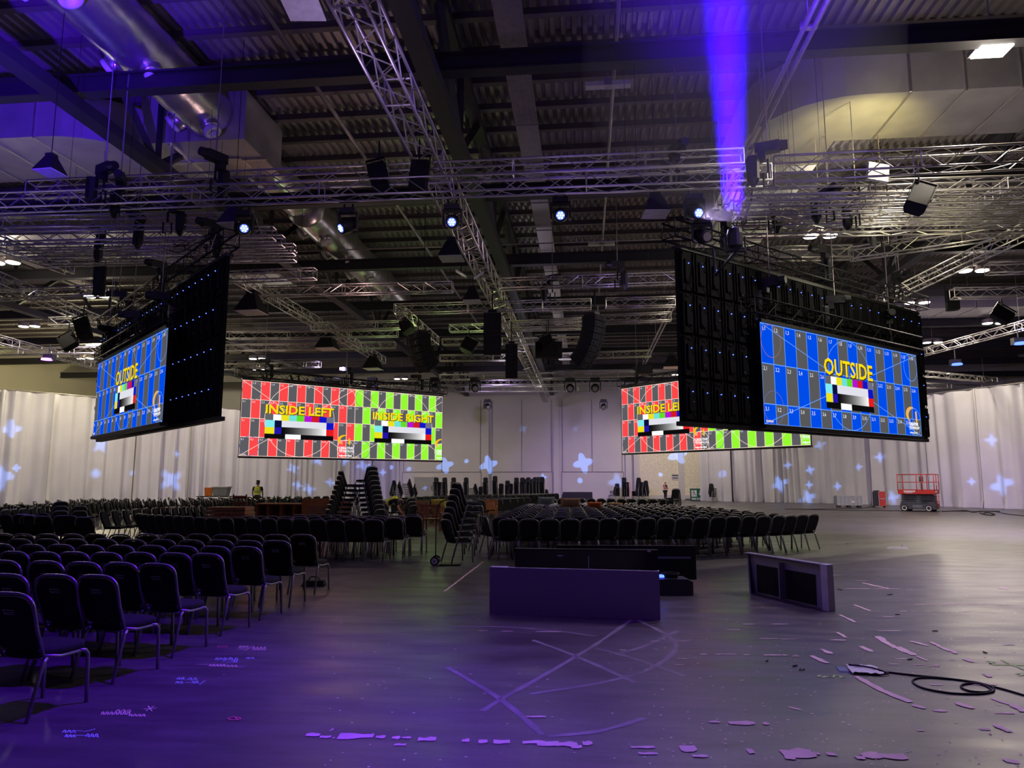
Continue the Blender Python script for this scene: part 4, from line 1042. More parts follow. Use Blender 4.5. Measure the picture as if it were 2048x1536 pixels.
# ------------------------------------------------------------------ boards, cases and furniture on the floor
def frame_on(a, c, name, label, cat):
    A, B = at(*a), at(*c); d = B - A; ang = math.atan2(d.y, d.x)
    return thing(name, label, cat, A, ang), d.length
t, L_ = frame_on((979, 1227), (1321, 1240), 'hoarding_panel', 'low grey-lilac hoarding panel standing on edge in the middle of the floor', 'panel')
b = MB(); b.box((L_ / 2, .012, .295), (L_, .024, .59)); b.build('face_board', M_BOARD, t)
b = MB(); b.box((.012, .09, .295), (.024, .16, .59)); b.box((L_ - .012, .07, .295), (.02, .12, .59)); b.box((.12, .09, .585), (.2, .13, .012)); b.box((L_ / 2, .012, .592), (L_, .026, .006)); b.build('end_return', M_EDGE, t)
t, L_ = frame_on((1030, 1187), (1318, 1192), 'display_screen', 'long black switched-off screen lying on edge right behind the hoarding panel', 'screen')
b = MB(); b.box((L_ / 2, .05, .36), (L_, .09, .64)); b.build('casing', M_BLK, t)
b = MB(); b.box((L_ / 2, -.002, .36), (L_ - .04, .012, .6)); b.box((L_ * .52, -.012, .33), (.012, .01, .5), 1); b.build('glass_front', [mat('dark_glass', (.006, .006, .008), .15), M_EDGE], t)
b = MB(); b.box((L_ * .94, 0, .66), (.05, .02, .02)); b.box((L_ * .33, -.01, .58), (.05, .01, .015)); b.box((L_ * .31, -.01, .58), (.03, .01, .015)); b.build('hinge', M_EDGE, t)
t, L_ = frame_on((1113, 1174), (1394, 1176), 'display_screen', 'second long black switched-off screen on edge, furthest behind the hoarding panel', 'screen')
b = MB(); b.box((L_ / 2, .05, .40), (L_, .08, .54)); b.build('casing', M_BLK, t)
b = MB(); b.box((L_ * .78, -.01, .48), (L_ * .36, .05, .03)); b.build('shelf_lip', M_BOARD, t)
b = MB(); b.box((L_ * .3, .05, .065), (.5, .4, .13)); b.build('foot', M_BLK, t)
p = at(1346, 1190); t = thing('cable_box', 'dark block of stage weight with coiled cables and a blue light on top, beside the hoarding panel', 'box', p, R(4))
t['label'] = 'dark angular base block with coiled cables on top, beside the hoarding panel'
b = MB(); b.prism([(-.32, 0), (.3, 0), (.3, .2), (.22, .24), (-.32, .24)], -.05, .35); b.build('body', M_LIFT, t)
b = MB()
for k in range(4): b.tube([(-.02 + (.11 + .01 * k) * math.cos(a * PI / 6), .1 + (.1 + .01 * k) * math.sin(a * PI / 6), .255 + .018 * k) for a in range(12)], .01, 0, 5, closed=True)
b.build('coiled_cable', M_RUB, t, smooth=True)
b = MB(); b.box((-.2, .05, .275), (.16, .05, .04)); b.build('blue_glow', E_BLU, t)
# angled hoarding
t, L_ = frame_on((1498, 1182.5), (1655, 1219.5), 'hoarding_panel', 'angled grey-lilac hoarding panel with two dark recesses, standing alone on the open floor', 'panel')
H_ = .605
b = MB(); b.box((L_ / 2, .02, H_ / 2), (L_, .03, H_)); b.build('face_board', M_BOARD, t)
b = MB(); b.add([(0, 0, 0), (.17, -.1, 0), (.03, -.03, H_), (0, 0, H_), (.02, .01, 0), (.19, -.09, 0), (.05, -.02, H_), (.02, .01, H_)], [(0, 1, 2, 3), (7, 6, 5, 4), (0, 4, 5, 1), (1, 5, 6, 2), (2, 6, 7, 3), (3, 7, 4, 0)])
b.box((L_ * .5, -.04, H_ * .45), (.025, .1, H_ * .86)); b.box((L_ / 2, -.02, H_ - .01), (L_, .08, .015)); b.build('gusset', M_BOARD, t)
b = MB(); b.box((L_ * .31, .0, H_ * .38), (L_ * .36, .012, H_ * .68)); b.build('felt_recess', M_FAB, t)
b = MB(); b.box((L_ * .70, .0, H_ * .38), (L_ * .36, .012, H_ * .68)); b.build('felt_recess', M_FAB, t)
b = MB(); b.box((L_ + .05, -.02, H_ / 2), (.13, .1, H_)); b.build('end_board', M_EDGE, t)
b = MB(); b.box((L_ - .035, -.02, H_ / 2), (.02, .06, H_), 0); b.build('shadow_gap', M_BLK, t)
# sack trolley under the tall stack
p = at(869, 1131); t = thing('sack_trolley', 'black sack trolley with a lilac wheel under the tall chair stack', 'trolley', p, R(5.8))
b = MB(); b.tube([(.02, 0, .1), (.02, .02, .9), (.04, .05, 1.15), (.1, .1, 1.3), (.22, .12, 1.34)], .012, 0, 6); b.build('handle', M_BLKM, t)
b = MB(); b.box((.32, .12, .02), (.42, .4, .02)); b.box((.08, .1, .1), (.04, .3, .05)); b.build('toe_plate', M_BLKM, t)
for yy in (-.03, .32):
    Mw = Matrix.Translation((0, yy, .09)) @ Matrix.Rotation(PI / 2, 4, 'X')
    b = MB(); b.lathe([(.06, -.02), (.09, -.02), (.09, .02), (.06, .02)], 0, 20, Mw); w_ = b.build('wheel', M_RUB, t)
    b = MB(); b.lathe([(.062, -.022), (.062, .022)], 0, 20, Mw); b.lathe([(.018, .022), (.015, .03)], 1, 10, Mw); b.build('hub', [M_HUB, M_BLK], w_)
p = at(628, 1172); t = thing('kit_bag', 'small low black kit bag on the floor under the aisle-end chairs', 'bag', p, R(8))
b = MB(); b.frust((0, 0, 0), (.38, .2), (.32, .14), .09); b.build('bag_body', M_FAB, t)
b = MB(); b.tube([(-.1, 0, .09), (-.05, 0, .15), (.05, 0, .15), (.1, 0, .09)], .01, 0, 5); b.build('handle', M_BLK, t)
# pallet box, cases
p = at(1697, 1015); t = thing('pallet_box', 'large grey plastic pallet box before the drapes on the open floor', 'crate', p, R(-8))
b = MB(); W2, D2 = 1.55, 1.0
b.box((0, 0, .48), (W2, D2, .56)); b.box((0, 0, .78), (W2 + .06, D2 + .06, .06))
for k in range(7): b.box((-W2 / 2 + k * W2 / 6, -D2 / 2 - .02, .48), (.05, .05, .56)); b.box((-W2 / 2 - .02, -D2 / 2 + k * D2 / 6, .48), (.05, .05, .56))
b.box((0, 0, .18), (W2 + .04, D2 + .04, .05)); b.build('box_body', M_CRATE, t)
for sx in (-.65, 0, .65):
    b = MB(); b.box((sx, -.1, .08), (.16, .9, .15)); b.build('foot', M_BLK, t)
b = MB(); b.box((.2, -D2 / 2 - .05, .4), (.16, .01, .12)); b.build('white_label', M_WHITE, t)
p = at(1758, 1015); t = thing('flight_case', 'tall red flight case with its black open side, on wheels before the drapes', 'case', p, R(-14))
b = MB(); b.box((.22, 0, .6), (.42, .55, .98)); b.build('red_body', M_RED, t)
b = MB(); b.box((-.2, 0, .6), (.42, .55, .98)); b.box((-.1, 0, 1.13), (.35, .2, .07)); b.build('black_body', M_BLK, t)
b = MB()
for x_ in (-.41, .0, .43):
    for z_ in (.12, 1.08): b.box((x_, -.28, z_), (.03, .03, .03))
    b.box((x_, -.28, .6), (.025, .02, .98))
b.box((.22, -.28, .6), (.3, .02, .05)); b.build('edging', M_ALU, t)
for x_ in (-.33, .33):
    for y_ in (-.2, .2):
        b = MB(); b.lathe([(.06, -.02), (.06, .02)], 0, 10, Matrix.Translation((x_, y_, .06)) @ Matrix.Rotation(PI / 2, 4, 'X')); b.build('caster', M_RUB, t)
p = at(1799, 1009); t = thing('flight_case', 'grey edged black flight case half hidden by the red lift', 'case', p, R(-12))
b = MB(); b.box((0, 0, .45), (.75, .7, .62)); b.build('case_body', M_BLK, t)
b = MB(); b.box((-.3, -.36, .45), (.16, .02, .62)); b.box((0, -.36, .76), (.77, .02, .05)); b.box((0, -.36, .15), (.77, .02, .05)); b.build('edging', M_CRATE, t)
for x_ in (-.3, .3):
    b = MB(); b.lathe([(.06, -.02), (.06, .02)], 0, 10, Matrix.Translation((x_, -.2, .06)) @ Matrix.Rotation(PI / 2, 4, 'X')); b.build('caster', M_RUB, t)
# scissor lift
p = at(1840, 1022.5); t = thing('scissor_lift', 'red and grey scissor lift parked before the drapes on the open floor', 'lift', p, R(-37))
LL, LW = 1.95, 1.1
b = MB(); b.box((0, 0, .3), (LL - .1, LW - .12, .34)); b.box((0, 0, .52), (LL - .2, LW - .1, .12)); 
for k in range(3): b.box((0, -LW / 2 + .05, .24 + .06 * k), (.5, .02, .02), 1)
b.box((.45, -LW / 2 + .06, .52), (.4, .02, .1), 2); b.build('chassis', [M_LIFT, M_CRATE, M_YEL], t)
for x_ in (-.68, .62):
    for s_ in (-1, 1):
        Mw = Matrix.Translation((x_, s_ * (LW / 2 - .02), .2)) @ Matrix.Rotation(s_ * PI / 2, 4, 'X')
        b = MB(); b.lathe([(.12, -.07), (.2, -.06), (.2, .06), (.13, .07)], 0, 20, Mw); w_ = b.build('wheel', M_RUB, t)
        b = MB(); b.lathe([(.135, -.06), (.135, -.078), (.05, -.06)], 0, 20, Mw); b.lathe([(.135, .06), (.135, .078), (.05, .06)], 0, 20, Mw); b.build('rim', M_CREAM, w_)
b = MB()
for k in range(4):
    z0 = .6 + k * .1
    for s_ in (-1, 1):
        b.tube([(-.85, s_ * .4, z0), (.85, s_ * .4, z0 + .09)], .035, 0, 4); b.tube([(.85, s_ * .34, z0), (-.85, s_ * .34, z0 + .09)], .035, 0, 4)
b.box((0, 0, .98), (LL - .25, LW - .3, .05)); b.build('scissor_arms', M_LIFT, t)
b = MB(); b.box((0, 0, 1.04), (LL, LW, .05))
for s_ in (-1, 1): b.box((0, s_ * LW / 2, 1.16), (LL, .03, .24)); b.box((s_ * LL / 2, 0, 1.16), (.03, LW, .24))
pf = b.build('platform', M_RED, t)
b = MB()
xs = [-LL / 2, 0.05, .35, LL / 2]
for s_ in (-1, 1):
    for z_ in (1.72, 2.18): b.tube([(-LL / 2, s_ * LW / 2, z_), (LL / 2, s_ * LW / 2, z_)], .025, 0, 6)
    for x_ in xs: b.tube([(x_, s_ * LW / 2, 1.2), (x_, s_ * LW / 2, 2.18)], .025, 0, 6)
for x_ in (-LL / 2, LL / 2):
    for z_ in (1.72, 2.18): b.tube([(x_, -LW / 2, z_), (x_, LW / 2, z_)], .025, 0, 6)
b.tube([(LL / 2, 0, 1.2), (LL / 2, 0, 2.18)], .025, 0, 6); b.build('guard_rail', M_RED, t, smooth=True)
b = MB()
for y_ in (-.22, .22): b.tube([(LL / 2 + .03, y_, .25), (LL / 2 + .03, y_, .95)], .02, 0, 6)
for z_ in (.3, .6, .92): b.tube([(LL / 2 + .03, -.22, z_), (LL / 2 + .03, .22, z_)], .02, 0, 6)
b.build('ladder', M_RED, t, smooth=True)
b = MB(); b.box((.1, .35, 1.9), (.18, .25, .3)); b.tube([(.1, .3, 1.75), (.1, .3, 1.3)], .03); b.build('control_box', M_TROU, t)
b = MB(); b.box((LL / 2 + .02, -.2, 1.62), (.01, .35, .16)); b.box((LL / 2 + .02, -.25, 1.17), (.01, .3, .1)); b.box((-.35, -LW / 2 - .02, 1.18), (.62, .006, .09)); b.box((-.4, -LW / 2 - .02, 1.09), (.4, .006, .03)); b.build('notice_plate', M_WHITE, t)
# fire exit sign
p = at(1394, 1002); t = thing('exit_sign', 'green and white FIRE EXIT sign standing on the floor before the roller shutter', 'sign', p, R(5))
t.scale = (1.15, 1.15, 1.15)
b = MB(); b.box((0, .06, .5), (1.02, .1, .98)); b.build('sign_case', M_BLK, t)
b = MB(); b.box((0, -.005, .5), (.96, .02, .92), 0); b.box((-.22, -.02, .6), (.42, .01, .5), 1)
b.box((.27, -.02, .68), (.07, .01, .34), 1); b.prism([(.12, .6), (.42, .6), (.27, .42)], -.026, -.016, 1)
for pts in ([(-.26, .76), (-.22, .62)], [(-.22, .62), (-.3, .5), (-.34, .42)], [(-.22, .62), (-.12, .54), (-.14, .42)], [(-.25, .73), (-.36, .66)], [(-.25, .72), (-.14, .66)]):
    b.tube([(x_, -.03, z_) for x_, z_ in pts], .022, 0, 4)
b.lathe([(.035, -.01), (.035, .01)], 0, 10, Matrix.Translation((-.25, -.03, .81)) @ Matrix.Rotation(PI / 2, 4, 'X'))
vs, fs = glyphs('FIRE EXIT', .2, .008); b.add([(v[0] - .43, -.022, .1 + v[1]) for v in vs], fs, 1)
b.build('sign_face', [M_GREEN, M_WHITE], t)
def barrier(px, py, w_, label, n=6):
    p = at(px, py); t = thing('stanchion_rack', label, 'rack', p, 0, 'racks beside the shutter')
    b = MB(); b.box((0, 0, .95), (w_, .3, .06)); b.box((0, 0, .25), (w_, .35, .05)); b.build('rack_frame', M_BLK, t)
    for k in range(n):
        b = MB(); x_ = -w_ / 2 + w_ * (k + .5) / n; b.tube([(x_, -.1, .05), (x_, -.1, .95)], .06, 0, 8); b.lathe([(.12, .0), (.12, .05)], 0, 12, Matrix.Translation((x_, -.1, 0))); b.build('post', M_CRATE if k % 2 else M_STRIP, t)
barrier(1314, 1000, 1.5, 'rack of silver posts behind the standing worker')
barrier(1412, 1001, 1.3, 'rack of silver posts between the exit sign and the drapes')
p = at(1256, 1001); t = thing('hand_truck', 'red and white upright hand truck between the chair stacks by the wall', 'trolley', p, R(5))
b = MB()
for x_ in (-.2, .2): b.tube([(x_, 0, .1), (x_, .1, 1.6)], .03)
for k in range(5): b.tube([(-.2, .02 * k, .2 + .33 * k), (.2, .02 * k, .2 + .33 * k)], .025)
b.build('truck_frame', M_STRIP, t)
b = MB(); b.tube([(.24, 0, .1), (.24, .1, 1.6), (.1, .1, 1.75), (-.2, .1, 1.7)], .035); b.box((0, -.2, .05), (.45, .35, .03)); b.build('red_frame', M_PINK, t)
# desk, crates, garden furniture in the middle of the arena
p = at(508, 1063); t = thing('counter_desk', 'brown wooden counter with open shelves and clutter on top', 'desk', p, R(-3))
p2 = at(640, 1063); Ld = (p2 - p).length * .82
b = MB(); b.box((Ld / 2, .3, .95), (Ld, .65, .05)); b.build('desktop', M_WOOD2, t)
b = MB(); 
for k in range(5): b.box((k * Ld / 4 + (.05 if k == 0 else -.05 if k == 4 else 0), .3, .47), (.06, .6, .92))
b.box((Ld / 2, .58, .47), (Ld, .03, .92)); b.box((Ld / 2, .3, .42), (Ld, .55, .03)); b.build('shelf_carcass', M_WOOD, t)
p = at(592, 1068); t = thing('wood_screen', 'orange-brown wooden panels standing beside the counter desk', 'panel', p, R(4))
b = MB(); b.box((.85, .5, .58), (1.7, .04, 1.16)); b.build('upper_board', M_ORANGE, t)
b = MB(); b.box((.95, -.05, .47), (1.1, .05, .94)); b.build('lower_board', M_WOOD2, t)
rnd = random.Random(5)
for i in range(9):
    q = at(530 + i * 8, 1061); s_ = rnd.uniform(.05, .1)
    t2 = thing('bottle' if i % 3 else 'cable_coil', ('dark bottle standing on the counter desk clutter, %s along' % ORD[i + 1]) if i % 3 else 'small dark coil lying on the counter desk, %s along' % ORD[i + 1], 'bottle' if i % 3 else 'cable', (q.x, q.y + .3, .976), 0, 'clutter on the counter desk')
    b = MB()
    if i % 3: b.lathe([(.04, 0), (.045, .02), (.045, .14), (.015, .2), (.015, .25)], 0, 8); b.build('bottle_body', (M_BLK, M_GREEN, M_BLKM)[i % 3], t2)
    else: b.tube([(.1 * math.cos(a), .1 * math.sin(a), .03 + .01 * (a % 2)) for a in range(7)], .025, 0, 5, closed=False); b.build('coil', M_BLK, t2)
p = at(600, 1062); t = thing('safety_helmet', 'orange and white object lying on the counter shelf', 'helmet', (p.x, p.y + .15, .44), 0)
t['label'] = 'small orange and white bundle lying on the counter desk shelf'; t['category'] = 'bundle'; t.name = 'cloth_bundle'
b = MB(); b.frust((0, 0, 0), (.3, .2), (.16, .1), .12); b.build('orange_cloth', M_ORG2, t); b = MB(); b.frust((.2, 0, 0), (.14, .14), (.08, .08), .12); b.build('white_cloth', M_WHITE, t)
p = at(412, 1073); t = thing('timber_stack', 'neat stack of reddish timber boards behind the curved chair row', 'timber', p, R(5))
for k in range(7):
    b = MB(); b.box((.62, .3, .12 + k * .125), (1.25, .8, .1)); b.build('board', M_WOOD, t)
b = MB(); b.box((.6, .3, .04), (1.2, .7, .06)); b.build('pallet', M_WOOD2, t)
p = at(436, 1071); t = thing('wooden_chair', 'small wooden chair back poking up behind the timber stack', 'chair', (p.x, p.y + .9, 0), R(5))
b = MB(); b.box((.15, 0, .45), (.45, .45, .04)); b.build('seat', M_WOOD, t)
b = MB()
for z_ in (.8, 1.0, 1.2): b.box((.15, .2, z_), (.45, .03, .1))
for x_ in (-.07, .37): b.box((x_, .2, .85), (.04, .04, .9))
b.build('backrest', M_WOOD, t)
for x_ in (-.05, .35):
    for y_ in (-.2, .2):
        b = MB(); b.box((x_, y_, .22), (.04, .04, .44)); b.build('leg', M_WOOD, t)
def garden_chair(px, py, f, label, m, cushion=None, slat=True, s=1.0):
    p = at(px, py); t = thing('garden_armchair', label, 'chair', p, R(f), 'wooden garden furniture'); w = .62 * s
    b = MB(); 
    for k in range(6): b.box((0, -.22 + k * .09, .42), (w - .08, .075, .025))
    b.box((0, -.26, .39), (w - .04, .03, .07)); b.build('seat', m, t)
    b = MB()
    if slat:
        for k in range(7): b.box((-w / 2 + .09 + k * (w - .18) / 6, .28, .66), (.045, .02, .42))
    else:
        for k in range(5): b.box((0, .28, .52 + k * .085), (w - .08, .02, .06))
    b.box((0, .28, .9), (w, .03, .07)); b.build('backrest', m, t)
    for sx in (-1, 1):
        b = MB(); b.box((sx * (w / 2 - .02), 0, .64), (.06, .56, .03)); b.build('armrest', m, t)
        for sy in (-1, 1):
            b = MB(); b.box((sx * (w / 2 - .02), sy * .26, .32 if sy < 0 else .46), (.05, .05, .64 if sy < 0 else .92)); b.build('leg', m, t)
    if cushion:
        b = MB(); b.frust((0, .2, .48), (.46, .16), (.38, .08), .36); b.build('cushion', cushion, t)
garden_chair(862, 1062, 186, 'reddish wooden garden armchair with slatted top rail, by the trolley stack', M_WOOD, None, False, 1.15)
garden_chair(829, 1060, 180, 'wooden garden bench end with upright slats, beside the low stack', M_WOOD, None, True, 1.3)
garden_chair(848, 1046, 170, 'pale wooden garden chair behind the reddish armchair', M_WOOD2, None, True)
garden_chair(884, 1052, 200, 'wooden garden chair half hidden by the trolley stack', M_ORANGE, None, True)
garden_chair(979, 1042, 0, 'orange-brown armchair facing the viewer beyond the trolley stack', M_ORANGE, M_ORANGE, False, 1.05)
def cushion(px, py, z, m, label, w=.5, h=.34, f=0):
    p = at(px, py, z); t = thing('cushion', label, 'cushion', p, R(f), 'loose cushions'); 
    b = MB(); n = 10
    for i in range(n + 1):
        for j in range(n + 1):
            u, v = i / n * 2 - 1, j / n * 2 - 1
            e = .07 * math.sqrt(max(0, (1 - u ** 4) * (1 - v ** 4)))
            b.v.append(Vector((u * w / 2 * (1 - .06 * (1 - v * v)), -e, h / 2 + v * h / 2 * (1 - .06 * (1 - u * u)))))
    for i in range(n + 1):
        for j in range(n + 1):
            p_ = b.v[i * (n + 1) + j]; b.v.append(Vector((p_.x, -p_.y, p_.z)))
    K = (n + 1) ** 2
    for i in range(n):
        for j in range(n):
            a = i * (n + 1) + j; f4 = (a, a + 1, a + n + 2, a + n + 1)
            b.f += [f4, tuple(K + q for q in f4[::-1])]; b.m += [0, 0]; b.c += [None, None]
    b.build('cushion_body', m, t, smooth=True)
cushion(877, 1016, .8, M_YEL, 'yellow-green cushion propped on the chair behind the trolley stack', .55, .32, 8)
cushion(935, 1011, .85, M_GREY, 'small grey-green cushion behind the top chair of the trolley stack', .4, .2)
cushion(1093, 1014, .8, M_GREY, 'grey-green cushion at the aisle end behind the middle block', .62, .38)
cushion(1141, 1014, .88, M_TAN, 'tan scarf-like cushion draped over a back row chair of the middle block', .7, .3)
cushion(1189, 1016, .86, M_ORG2, 'small orange cloth draped over a back row chair of the middle block', .5, .2)
cushion(1230, 1012, .84, M_TAN, 'flat tan cloth over a back row chair, furthest from the aisle', .55, .12)
p = at(1155, 1003); t = thing('stage_flat', 'low wide black panel standing behind the middle block', 'panel', p, R(4))
b = MB(); b.prism([(-1.55, 0), (1.35, 0), (1.35, .85), (-1.3, .85)], -.03, .03); b.build('panel_face', M_BLK, t)
b = MB(); b.box((1.37, 0, .43), (.03, .1, .86)); b.build('panel_edge', M_EDGE, t)
p = at(828, 1040); t = thing('table', 'grey-green trestle table top behind the garden furniture', 'table', p, R(5))
b = MB(); b.box((.6, .9, .72), (2.4, .75, .04)); b.build('tabletop', M_GREY, t)
for x_ in (-.4, 1.6):
    b = MB(); b.tube([(x_, .6, 0), (x_ + .1, .9, .7)], .02); b.tube([(x_, 1.2, 0), (x_ + .1, .9, .7)], .02); b.build('leg', M_BLKM, t)
p = at(434, 1000); t = thing('storage_box', 'grey plastic box and orange bag resting on the far chairs, before the drapes', 'box', (p.x, p.y, .0), R(6))
t['label'] = 'grey lidded plastic tub standing high beside an orange bag before the drapes'
p = at(443, 992, .9)
t.location = p; PT = p.copy()
b = MB(); b.frust((0, 0, 0), (.75, .5), (.9, .6), .5); b.build('tub_body', M_CRATE, t); b = MB(); b.box((0, 0, .53), (.98, .66, .06)); b.build('lid', M_STRIP, t)
q = at(419, 992, .9); t = thing('carry_bag', 'orange and white bag beside the grey lidded tub', 'bag', q, 0)
b = MB(); b.frust((0, 0, 0), (.4, .4), (.5, .4), .5); b.build('orange_body', M_ORG2, t); b = MB(); b.frust((.4, .05, 0), (.4, .4), (.5, .4), .52); b.build('white_body', M_WHITE, t)
q = at(431, 1003, 0); t = thing('bar_table', 'dark table holding the grey tub among the far chairs', 'table', (PT.x - .35, PT.y, 0), 0)
b = MB(); b.box((0, 0, .87), (2.1, .7, .05)); b.build('tabletop', M_BLK, t)
for x_ in (-.95, .95):
    b = MB(); b.box((x_, 0, .43), (.06, .6, .85)); b.build('leg', M_BLK, t)
q = at(1772, 352, 9.0); t = thing('work_light', 'small bright lamp on the truss under the wide silver duct', 'lamp', q, 0)
b = MB(); b.box((0, 0, -.03), (.16, .12, .08)); b.tube([(0, 0, -.05), (0, 0, -.4)], .015); b.build('housing', M_BLK, t)
b = MB(); b.box((0, 0, .015), (.13, .1, .01)); b.box((0, -.065, -.02), (.1, .01, .05)); b.build('lamp_face', E_LAMP, t)
# haze patch added under the roof to make the upward spot a visible band
hz = bpy.data.materials.new('added_haze'); hz.use_nodes = True
nt = hz.node_tree; nt.nodes.clear()
o_ = nt.nodes.new('ShaderNodeOutputMaterial'); v_ = nt.nodes.new('ShaderNodeVolumeScatter')
v_.inputs['Density'].default_value = .06; v_.inputs['Color'].default_value = (.9, .9, .95, 1)
nt.links.new(v_.outputs[0], o_.inputs['Volume'])
b = MB(); b.lathe([(.05, -3.4)] + [(3.2 * math.cos(R(a)), 3.4 * math.sin(R(a))) for a in range(-80, 81, 8)] + [(.05, 3.4)], 0, 32, Matrix.Translation((3.2, 14.3, 10.4)) @ Matrix.Diagonal((1, .85, 1, 1)))
tag(b.build('added_haze', hz, smooth=True), 'added thin haze glowing blue in the upright beam by the twin grey rail', 'haze', None, 'stuff')
t = thing('moving_light', 'added black moving light pointing straight up into the blue beam by the twin rail', 'stage light', (3.02, 14.3, 6.5), 0, 'moving lights on the front truss')  # head added to carry the upward blue spot
b = MB(); b.lathe([(.1, -.2), (.15, -.15), (.16, .1), (.14, .2)], 0, 16); b.build('head', M_BLK, t)
b = MB(); b.tube([(-.19, 0, .05), (-.19, 0, -.25), (.19, 0, -.25), (.19, 0, .05)], .025); b.tube([(0, 0, -.25), (0, 2.2, -.1), (0, 2.4, .6)], .03); b.build('yoke', M_BLK, t)
b = MB(); b.lathe([(.11, .2), (.1, .215)], 0, 16); b.build('lens', E_HEAD, t)
# ------------------------------------------------------------------ people
def skin(name, joints, edges, m, parent, root=0, sub=2):
    me = bpy.data.meshes.new(name); me.from_pydata([j[:3] for j in joints], edges, [])
    o = bpy.data.objects.new(name, me); COL.objects.link(o)
    sk = o.modifiers.new('s', 'SKIN'); sk.use_smooth_shade = True
    for i, j in enumerate(joints):
        r = j[3]; me.skin_vertices[0].data[i].radius = (r, r) if not isinstance(r, tuple) else r
    me.skin_vertices[0].data[root].use_root = True
    sb = o.modifiers.new('u', 'SUBSURF'); sb.levels = sb.render_levels = sub
    dg = bpy.context.evaluated_depsgraph_get(); dg.update()
    n = bpy.data.meshes.new_from_object(o.evaluated_get(dg)); bpy.data.objects.remove(o)
    n.materials.clear(); n.materials.append(m); n.polygons.foreach_set('use_smooth', [True] * len(n.polygons))
    r = bpy.data.objects.new(name, n); COL.objects.link(r); r.parent = parent
    return r
def hand(pts, e, w, d, flip):
    """palm and five curled fingers after wrist joint w, pointing along d"""
    d = Vector(d).normalized(); W0 = Vector(pts[w][:3]); s = d.cross(Vector((0, 1, .1))).normalized(); nrm = d.cross(s)
    pts.append((*(W0 + d * .05), (.036, .018))); palm = len(pts) - 1; e.append((w, palm))
    for k, (o_, l) in enumerate(((-.03, .07), (-.01, .08), (.01, .075), (.03, .06))):
        a = W0 + d * .09 + s * o_; pts.append((*a, .009)); i = len(pts) - 1; e.append((palm, i))
        bq = a + d * l * .55 + nrm * .012; pts.append((*bq, .008)); e.append((i, i + 1))
        c = bq + d * l * .4 + nrm * .025; pts.append((*c, .007)); e.append((i + 1, i + 2))
    a = W0 + d * .045 - s * flip * .04; pts.append((*a, .01)); i = len(pts) - 1; e.append((w, i)); pts.append((*(a + d * .04 - s * flip * .02), .008)); e.append((i, i + 1))
